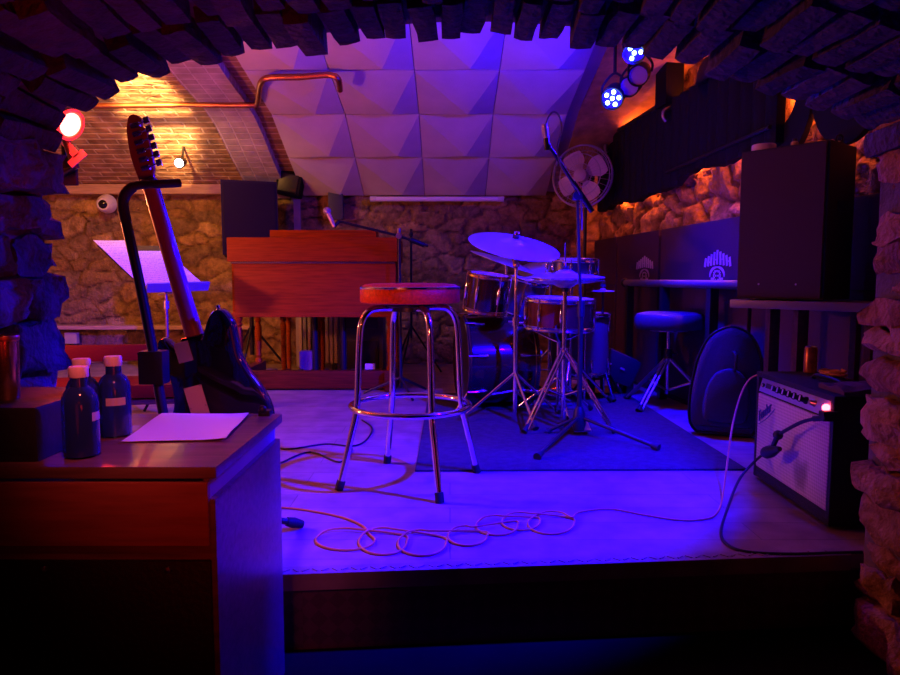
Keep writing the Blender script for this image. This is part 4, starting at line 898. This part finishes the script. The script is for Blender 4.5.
obj('seat_cup', MB().lathe([(0, 0), (.012, 0), (.03, .02), (.03, .03), (0, .03)], 18, M4.Translation((HB.x, HB.y, hzz-.06))), BLACK, t, world=True)
tripod(t, HB, .41, .30, (R(222), R(-42), R(85)), double=True)
obj('foot_pedal', MB().box(HB+V((.06, -.12, .05)), (.085, .24, .012), M4.Rotation(R(14), 3, 'X'), bev=.003), STEEL, t, world=True)
C5 = at(603, 291, 4.5); cym('small_cymbal', 'tiny flat cymbal right of the snare drum', C5, (0, -.03, 1), .075)
b_ = V((C5.x, C5.y, ZR)); t = thing('cymbal_stand', 'thin stand under the tiny flat cymbal right of the snare', 'stand', tuple(b_)); obj('pole', MB().tube([b_+V((0, 0, .04)), C5-V((0, 0, .005))], .008, 10), BLKMETAL, t, world=True); tripod(t, b_, .25, .2, (R(40), R(160), R(280)), BLKMETAL)
# bass drum pedal
t = thing('bass_drum_pedal', 'chrome foot pedal at the right side of the bass drum', 'pedal', (.53, 4.24, ZR))
obj('base_plate', MB().box((.09, -.01, .010), (.26, .10, .012), bev=.003), STEEL, t)
obj('foot_board', MB().box((.10, -.01, .06), (.24, .075, .010), M4.Rotation(R(-14), 3, 'Y').inverted(), bev=.003), CHROME, t)
for s in (-1, 1): obj('post', MB().cyl((-.02, s*.05-.01, .01), (-.02, s*.05-.01, .19), .008, 10), CHROME, t)
obj('axle', MB().cyl((-.02, -.06, .185), (-.02, .04, .185), .006, 10), CHROME, t)
obj('beater', MB().tube([(-.02, -.01, .185), (.02, -.01, .31)], .004, 8).ball((.022, -.01, .32), .022), mat('pale_felt', (.7, .65, .6), .9), t)
# drum throne
tb = V((1.335, 4.2, 0)); t = thing('drum_throne', 'round padded drum stool on a tripod by the right wall', 'stool', tuple(tb))
obj('seat', MB().lathe([(0, .585), (.15, .583), (.19, .572), (.205, .55), (.205, .50), (.195, .482), (0, .48)], 44), mat('black_padded_vinyl', (.08, .075, .085), .32, bump=.1, bs=80), t)
obj('seat_plate', MB().lathe([(0, .48), (.11, .48), (.11, .468), (0, .465)], 24), STEEL, t)
obj('post', MB().cyl((0, 0, .08), (0, 0, .47), .0135, 14), CHROME, t)
obj('collar', MB().lathe([(0, .30), (.024, .30), (.024, .36), (0, .36)], 16).cyl((0, 0, .33), (.05, -.02, .33), .007, 8), BLKMETAL, t)
tripod(t, tb, .31, .30, (R(222), R(-30), R(128)), STEEL, double=True, r=.011, zb=.10)
# front microphone stand with boom
hb = at(579, 424, 3.38); base = V((hb.x, hb.y, 0)); t = thing('microphone_stand', 'tall black boom microphone stand on a low tripod before the hi-hat', 'microphone stand', (base.x, base.y, ZR))
ptop = at(577, 196, 3.38)
obj('pole', MB().tube([V((hb.x, hb.y, .06)), V((hb.x, hb.y, .62))], .0125, 12).tube([V((hb.x, hb.y, .62)), ptop], .008, 12), BLKMETAL, t, world=True)
obj('hub', MB().lathe([(0, -.065), (.026, -.065), (.034, -.03), (.028, .03), (.018, .055), (0, .055)], 20, M4.Translation((hb.x, hb.y, .10))), BLACK, t, world=True)
obj('grip', MB().lathe([(0, 0), (.019, 0), (.019, .08), (0, .08)], 16, M4.Translation((hb.x, hb.y, .60))), BLACK, t, world=True)
for ex, ey in ((537, 457), (659, 448), (548, 431), ):
    e_ = pl(ex, ey, ZR+.012); lg = obj('leg', MB().tube([V((hb.x, hb.y, .105)), V((hb.x, hb.y, .105)).lerp(e_, .96)], .009, 10), BLKMETAL, t, world=True)
    l0 = V((hb.x, hb.y, .105)).lerp(e_, .92); obj('rubber_foot', MB().tube([l0, e_], [.014, .018], 12), RUBBER, lg, world=True)
bt, bb = at(549, 146, 3.30), at(592, 211, 3.45)
obj('boom', MB().tube([bt, bb], .008, 12).tube([bt.lerp(bb, .55), bb], .013, 12), BLKMETAL, t, world=True)
obj('clutch', MB().lathe([(0, -.025), (.022, -.025), (.022, .025), (0, .025)], 16, axis(ptop, (0, -1, 0))), BLACK, t, world=True)
t = thing('boom_microphone', 'slim microphone at the upper end of the tall boom stand', 'microphone', tuple(bt))
a, b = at(546, 138, 3.28), at(544, 124, 3.27)
obj('body', MB().tube([at(547, 150, 3.29), a], .012, 14), BLKMETAL, t, world=True)
obj('mesh_head', MB().tube([a, a.lerp(b, .6), b], [.013, .015, .011], 14), mat('silver_mesh', (.6, .55, .55), .4, .7), t, world=True)
obj('clip', MB().tube([at(547, 146, 3.29), bt], .013, 10), BLACK, t, world=True)
lp = [at(548, 150, 3.285), at(545, 132, 3.27), at(548, 118, 3.26), at(554, 112, 3.26), at(560, 118, 3.26), at(561, 132, 3.27), at(557, 148, 3.29), at(561, 165, 3.31), at(570, 180, 3.34), at(580, 196, 3.36), at(582, 230, 3.40)]
solo('microphone_cable', MB().tube(spline(lp, 6), .0042, 8), mat('blue_grey_cable', (.12, .12, .18), .45), 'cable arching in a loop over the top of the tall boom stand', 'cable')
# fan behind the kit
fc = at(582, 176, 5.4); t = thing('pedestal_fan', 'round wire-guarded fan on a tall pole behind the drum kit', 'fan', (fc.x, 5.5, 0))
nf = V((-.55, -1, .0)).normalized(); m = axis(fc, nf); CL = mat('clear_fan_plastic', (.62, .5, .58), .35)
mb = MB()
for rr, zz in ((.235, .0), (.225, .035), (.16, .05), (.09, .055), (.235, -.02), (.20, -.06)): mb.tube([m@V((rr*math.cos(2*PI*k/48), rr*math.sin(2*PI*k/48), zz)) for k in range(48)], .0035 if rr < .23 else .006, 6, closed=True)
for k in range(30): a_ = 2*PI*k/30; d = V((math.cos(a_), math.sin(a_), 0)); mb.tube([m@(d*.05+V((0, 0, .057))), m@(d*.16+V((0, 0, .05))), m@(d*.225+V((0, 0, .035))), m@(d*.235), m@(d*.20+V((0, 0, -.06)))], .0014, 5)
obj('wire_guard', mb, mat('pale_wire', (.5, .42, .5), .35, .6), t, world=True)
for k in range(4):
    a0 = k*PI/2+.5; mb = MB(); vs = []
    for i in range(7):
        for j in range(7):
            r_ = .035+.165*i/6; an = a0+(j/6-.5)*1.15*(.6+.4*math.sin(PI*i/6)); vs.append(m@V((r_*math.cos(an), r_*math.sin(an), -.005+.03*(j/6-.5))))
    n49 = len(vs); vs += [v-nf*.003 for v in vs]; fs = [(i*7+j, (i+1)*7+j, (i+1)*7+j+1, i*7+j+1) for i in range(6) for j in range(6)]; fs += [tuple(n49+x for x in reversed(q_)) for q_ in fs]
    obj('blade', mb.add(vs, fs), CL, t, world=True)
obj('hub', MB().lathe([(0, .07), (.03, .068), (.05, .055), (.05, -.02), (0, -.02)], 24, m), mat('pink_grey_hub', (.5, .4, .45), .4), t, world=True)
obj('motor', MB().lathe([(0, -.07), (.06, -.07), (.065, -.12), (.04, -.17), (0, -.175)], 24, m), BLACK, t, world=True)
pc_ = fc-nf*.10; obj('pole', MB().tube([V((pc_.x, pc_.y, .03)), pc_-V((0, 0, .05))], .013, 12), BLKMETAL, t, world=True)
obj('base', MB().lathe([(0, 0), (.19, 0), (.19, .015), (.04, .035), (0, .035)], 32, M4.Translation((pc_.x, pc_.y, 0))), BLKMETAL, t, world=True)
# glasses on the floor, dark stick bag
t = thing('drinking_glass', 'small pale cup on the floor left of the drum stool, the left one of two', 'cup', (at(613, 391, 4.72).x, 4.72, ZR), group=None)
obj('cup_body', MB().lathe([(0, 0), (.026, 0), (.034, .085), (.032, .085), (.025, .006), (0, .006)], 24), mat('frosted_cup', (.6, .58, .65), .25), t)
obj('rim', MB().lathe([(.0335, .082), (.0352, .085), (.0335, .088), (.0318, .085)], 24, closed=True), mat('frosted_cup', (.6, .58, .65), .25), t)
dup(t, (at(623, 391, 4.72).x, 4.72, ZR), 'small pale cup on the floor left of the drum stool, nearer to the stool')
p = at(612, 362, 4.55); t = thing('stick_bag', 'black bag of drum gear leaning behind the drum stool', 'bag', (p.x, p.y+.15, 0))
obj('bag_body', MB().box(p+V((0, .12, -.02)), (.40, .16, .20), M4.Rotation(R(24), 3, 'Y'), bev=.05), mat('black_nylon', (.025, .024, .03), .5, bump=.3, bs=120), t, world=True)
for k in range(3): obj('tag_strip', MB().box(p+V((-.10+k*.09, .035, .025-k*.038)), (.03, .006, .014), M4.Rotation(R(24), 3, 'Y')), mat('yellow_tag', (.6, .5, .3), .5), t, world=True)
for k in range(2): obj('bag_foot', MB().box((p.x-.12+k*.26, p.y+.12, .09), (.05, .12, .18), bev=.01), BLACK, t, world=True)
# gig bag leaning at the right
gb = pl(730, 436); t = thing('instrument_bag', 'rounded dark instrument bag leaning on the right wall behind the amplifier', 'bag', (1.375, 3.42, .0), rot=(R(-9), R(2), R(-18)))
bo = [(-.13, .005), (-.165, .05), (-.175, .15), (-.165, .28), (-.14, .40), (-.09, .50), (0, .55), (.09, .52), (.145, .43), (.165, .30), (.17, .16), (.155, .05), (.12, .005)]
NYL = mat('blue_black_nylon', (.03, .03, .11), .38, bump=.3, bs=150)
obj('bag_body', rounded_slab(MB(), outline(bo)[:-1], .13, .04, I4), NYL, t)
obj('piping', MB().tube([(x*.985, -.046, z*.985+.004) for x, z in outline(bo)[:-1]], .006, 8, closed=True), BLKMETAL, t)
obj('pocket', rounded_slab(MB(), outline([(x*.62, z*.5+.06) for x, z in bo])[:-1], .05, .018, M4.Translation((0, -.075, 0))), NYL, t)
obj('handle', MB().tube(spline([(.02, -.068, .42), (.03, -.10, .40), (.03, -.105, .34), (.02, -.068, .31)], 5), .008, 8), BLACK, t)
# ------------------------------------------------------------------ right wall: padded backs with emblem, ledge, ribbed panel
rw = math.atan2(du.y, du.x)                 # direction along the wall, towards the room
def wl(Y, off, z): return V((wallx(Y)-off, Y-off*.11, z))
BACK = mat('purple_black_upholstery', (.075, .03, .06), .6, bump=.25, bs=120, var=.2, vs=3)
EMB = mat('pale_emblem_thread', (.72, .62, .66), .7)
segs = [(6.18, 5.32, 'farthest from the amplifier', None), (5.30, 4.44, 'with the emblem nearer the drum kit', 5.2), (4.42, 3.56, 'with the emblem nearer the large loudspeaker', 4.17), (3.54, 2.68, 'behind the high table', None)]
segs = [(6.18, 5.62, 'farthest back, without emblem', None), (5.60, 4.78, 'with the emblem nearer the drum kit', 5.02), (4.76, 3.62, 'with the emblem nearer the large loudspeaker', 3.96), (3.60, 2.60, 'behind the high table', None)]
for ya, yb, lab, ey in segs:
    c = (wl(ya, .07, 0)+wl(yb, .07, 0))/2; Ls = (wl(ya, .07, 0)-wl(yb, .07, 0)).length
    t = thing('wall_bench_back', 'tall dark padded back panel on the right wall, '+lab, 'wall panel', tuple(c), rotz=rw, group='padded panels along the right wall')
    obj('pad', MB().box((0, 0, .57), (Ls-.012, .07, 1.10), bev=.012), BACK, t)
    obj('seam', MB().box((0, -.036, .74), (Ls-.03, .006, .008), bev=.002), BLACK, t)
    obj('plinth', MB().box((0, -.0, .01), (Ls-.012, .09, .02)), BLACK, t)
    if ey:
        mb = MB(); lx = (V((wallx(ey), ey, 0))-c).dot(du); ez = .845; S_ = 1.35
        def eb(x, z, w_, h_, a_=0): mb.box((lx+x*S_, -.0365, ez+z), (w_*S_, .004, h_), M4.Rotation(-a_, 3, 'Y'))
        for k in range(9):                  # arched row of tall letter-like strokes rising to a peak
            u = (k-4)/4; eb(u*.105, .035+.028*(1-abs(u)), .014, .052+.030*(1-abs(u)), u*.22)
            if k % 2: eb(u*.105+.010, .030+.026*(1-abs(u)), .016, .007, u*.22)
        for k in range(18):
            a_ = PI*(k+.5)/18; eb(.062*math.cos(a_), -.045+.052*math.sin(a_), .013, .007, -(a_-PI/2))
        for k in range(12):
            a_ = 2*PI*k/12; eb(.028*math.cos(a_), -.042+.028*math.sin(a_), .012, .007, -(a_-PI/2))
        for s in (-1, 1): eb(s*.04, -.062, .02, .018); eb(s*.010, -.042, .008, .010)
        obj('emblem', mb, EMB, t, smooth=False, label='pale crown-shaped arched emblem')
t = thing('wall_ledge', 'narrow dark ledge rail on posts running before the padded right wall panels', 'ledge', tuple(wl(4.4, .2, 0)), rotz=rw)
a, b = wl(5.15, .20, .755), wl(3.30, .20, .755)
obj('rail', MB().tube([a, b], .024, 14).box((a+b)/2+V((.04, 0, .010)), ((a-b).length, .07, .022), M4.Rotation(rw, 3, 'Z'), bev=.006), mat('blue_black_rail', (.12, .11, .14), .35), t, world=True)
obj('rail_end', MB().ball(a, .034), BLKMETAL, t, world=True)
for Yp in (5.08, 4.47, 3.84): p = wl(Yp, .19, 0); obj('post', MB().box(p+V((0, 0, .375)), (.05, .05, .74), M4.Rotation(rw, 3, 'Z'), bev=.004), BLKMETAL, t, world=True)
# dark ribbed panel above
RIB = mat('black_ribbed_panel', (.010, .009, .012), .75, spec=.2, bump=.15, bs=60)
ya, yb = 5.95, 3.35; c = wl((ya+yb)/2, .13, 1.36); Ls = (wl(ya, 0, 0)-wl(yb, 0, 0)).length
t = thing('ribbed_panel', 'black ribbed hanging panel with a ragged lower edge high on the right wall', 'wall hanging', tuple(c), rotz=rw)
mb = MB(); N = 260; M_ = 10; vs = []
def ztop(x): return .56
for s in (0, 1):
    for j in range(M_+1):
        for i in range(N+1):
            x = (i/N-.5)*Ls; rag = .035*NZ.noise(V((x*3.1, 0, 5)))+.02*NZ.noise(V((x*11, 1, 5)))+(.06 if x > .22 else 0)*min(1, max(0, (x-.22)/.1))
            z = rag+(ztop(x)-rag)*j/M_; dpt_ = -.028*abs(math.sin(PI*x/.12))**.7
            vs.append((x, dpt_-.012 if s == 0 else .02, z))
W_ = N+1; O_ = W_*(M_+1); fs = []
for j in range(M_):
    for i in range(N): fs += [(j*W_+i, j*W_+i+1, (j+1)*W_+i+1, (j+1)*W_+i), (O_+j*W_+i, O_+(j+1)*W_+i, O_+(j+1)*W_+i+1, O_+j*W_+i+1)]
for i in range(N): fs += [(i, O_+i, O_+i+1, i+1), (M_*W_+i, M_*W_+i+1, O_+M_*W_+i+1, O_+M_*W_+i)]
for j in range(M_): fs += [(j*W_, (j+1)*W_, O_+(j+1)*W_, O_+j*W_), (j*W_+N, O_+j*W_+N, O_+(j+1)*W_+N, (j+1)*W_+N)]
obj('ribbed_sheet', mb.add(vs, fs), RIB, t)
obj('top_rail', MB().tube([(-Ls/2+.5, -.03, .565), (-Ls/2+1.25, -.03, .565)], .018, 12), BLKMETAL, t)
obj('lower_rail', MB().tube([(.15, -.055, .10), (Ls/2, -.055, .14)], .010, 10), BLKMETAL, t)
for x in (-Ls/2+.30, -Ls/2+1.42): obj('hook', MB().tube(spline([(x, .0, .52), (x, -.06, .50), (x, -.07, .46), (x, -.05, .43)], 5), .013, 10), STEEL, t)
p = wl(4.62, .13, 1.90); solo('upright_box', MB().box(p+V((0, 0, .16)), (.17, .12, .32), M4.Rotation(rw, 3, 'Z'), bev=.008), mat('sooty_black_case', (.004, .004, .006), .7, spec=.2), 'black upright box rising above the ribbed panel near the unlit stage lamps', 'box')
p = wl(4.02, .13, 1.90); m = axis(p, (-1, -.11, 0)); 
mb = MB(); rounded_slab(mb, [(.11*math.cos(PI*k/20), .13*math.sin(PI*k/20)) for k in range(21)], .12, .015, M4.Translation(p)@M4.Rotation(rw, 4, 'Z')); solo('rounded_hump', mb, BLACK, 'black half-round shape above the ribbed panel, right of the upright box', 'wall hanging')
# two dark ring shapes hanging over the loudspeaker
for Yc, lab in ((3.38, 'dark ring-shaped wall hanging whose opening shows lit stone, above the loudspeaker'), (2.92, 'dark ring-shaped wall hanging nearest the right pillar, above the loudspeaker')):
    p = wl(Yc, .10, 1.64); m = M4.Translation(p)@M4.Rotation(rw, 4, 'Z'); prof = []
    mb = MB(); n = 36; vs = []
    for s in (-.014, .014):
        for k in range(n):
            a_ = 2*PI*k/n; vs += [m@V((.24*math.cos(a_), s, .30*math.sin(a_))), m@V((.115*math.cos(a_), s, .125*math.sin(a_)))]
    fs = []
    for k in range(n):
        i, j = 2*k, 2*((k+1) % n); o_ = 2*n; fs += [(i, j, j+1, i+1), (o_+i, o_+i+1, o_+j+1, o_+j), (i, o_+i, o_+j, j), (i+1, j+1, o_+j+1, o_+i+1)]
    solo('wall_ring', mb.add(vs, fs), RIB, lab, 'wall hanging')
# ------------------------------------------------------------------ light
SC.world = bpy.data.worlds.new('world'); SC.world.use_nodes = True
SC.world.node_tree.nodes['Background'].inputs[0].default_value = (0, 0, 0, 1); SC.world.node_tree.nodes['Background'].inputs[1].default_value = 0
def light(kind, name, loc, col, e, size=.1, aim=None, cone=None, blend=.5, sx=None):
    l = bpy.data.lights.new(name, kind); l.color = col; l.energy = e
    if kind == 'AREA': l.size = size
    else: l.shadow_soft_size = size
    if kind == 'SPOT': l.spot_size = R(cone); l.spot_blend = blend
    o = bpy.data.objects.new(name, l); C.objects.link(o); o.location = loc
    if aim is not None: o.rotation_euler = (V(aim)-V(loc)).to_track_quat('-Z', 'Y').to_euler()
    return o
BLUE = (.003, .0, 1); RED = (1, .02, .006); WARM = (1, .45, .15); ORG = (1, .13, .02)
KEY = V((1.20, 2.0, 1.70))
light('SPOT', 'blue_key_light', KEY, BLUE, 2100, .03, (-.28, 3.0, 0), 76, .45)
light('SPOT', 'blue_lamp_light', B1+(V((-.3, 1.6, .1))-B1).normalized()*.07, BLUE, 60, .05, (-1.0, 2.6, .1), 150, .5)
light('SPOT', 'blue_lamp_beam_side', B1+(V((-.3, 1.6, .1))-B1).normalized()*.06, BLUE, 900, .05, (-1.66, 4.2, .80), 13, .6)
light('SPOT', 'blue_lamp_beam', B1+(V((-.3, 1.6, .1))-B1).normalized()*.06, BLUE, 620, .05, (.75, 3.9, .2), 84, .6)
light('SPOT', 'blue_lamp_beam_right', B1+(V((-.3, 1.6, .1))-B1).normalized()*.06, BLUE, 170, .05, (1.36, 4.05, .4), 74, .9)
light('SPOT', 'blue_lamp_beam_front', B1+(V((-.3, 1.6, .1))-B1).normalized()*.06, BLUE, 620, .05, (-.60, 1.45, .40), 34, .7)
light('SPOT', 'blue_lamp_light_upper', B2+(V((.1, 1.9, -.2))-B2).normalized()*.07, BLUE, 110, .05, (-.3, 5.0, 2.0), 100, .7)
dr = (aim-RD).normalized(); light('POINT', 'red_lamp_light', RD+dr*.09, RED, 10, .05)
light('SPOT', 'warm_vault_light', (-1.9, 3.6, 2.10), WARM, 2600, .05, (-2.15, 5.0, 2.07), 20, .5)
light('SPOT', 'warm_alcove_light', (-2.3, 4.3, 2.0), (1, .40, .09), 60, .1, (-2.7, 6.3, .7), 140, .7)
light('POINT', 'side_red_fill', (-2.5, 3.1, .98), (1, .19, .07), 85, .08)  # added unseen fill from the left, brings red to tiles and amplifier
light('POINT', 'small_bulb_light', at(179, 163, 5.4), (1, .8, .55), 1.2, .04)
for Y_, z_, e_ in ((5.7, 1.50, 5), (5.1, 1.50, 4.5), (4.4, 1.51, 5), (3.8, 1.52, 5), (5.4, 1.88, 6), (4.25, 1.86, 7), (3.40, 1.66, 4), (3.02, 1.58, 5)):
    light('POINT', 'orange_backlight', wl(Y_, .045, z_), ORG, e_, .03)
light('SPOT', 'cabinet_red_fill', (.1, -.3, .75), (1, .03, .01), 26, .2, (-.40, 1.2, .40), 17, .9)  # fill spot added behind the camera to redden the cabinet front
light('SPOT', 'arch_blue_fill', (-.1, .45, .5), BLUE, 8, .2, (.75, 1.75, 1.38), 62, .9)  # added spot without a fixture, tints the right of the arch blue
light('SPOT', 'arch_red_fill', (-.2, .6, .6), (1, .02, .02), 12, .1, (-.85, 1.75, 1.3), 60, .9)  # added spot standing in for red haze over the left arch
light('SPOT', 'stool_red_fill', (-.9, .2, 1.0), (1, .12, .05), 75, .05, (-.12, 2.67, .74), 13, .8)  # unseen fill put in to redden the front of the stool seat
light('SPOT', 'paper_red_fill', (-.40, .80, 1.2), (1, .12, .12), 20, .05, (-.60, 1.52, .46), 44, .6)  # helper spot out of frame, added to brighten the paper sheet
light('POINT', 'front_red_fill', (-.5, .1, .5), (1, .03, .03), .7, .2)  # weak added fill, general red from the camera side
SC.view_settings.view_transform = 'Standard'; SC.view_settings.look = 'None'; SC.view_settings.gamma = 1; SC.view_settings.exposure = 0; SC.view_settings.use_curve_mapping = False
SC.cycles.use_denoising = True; SC.cycles.sample_clamp_indirect = 4; SC.cycles.max_bounces = 6; SC.cycles.caustics_reflective = False; SC.cycles.caustics_refractive = False
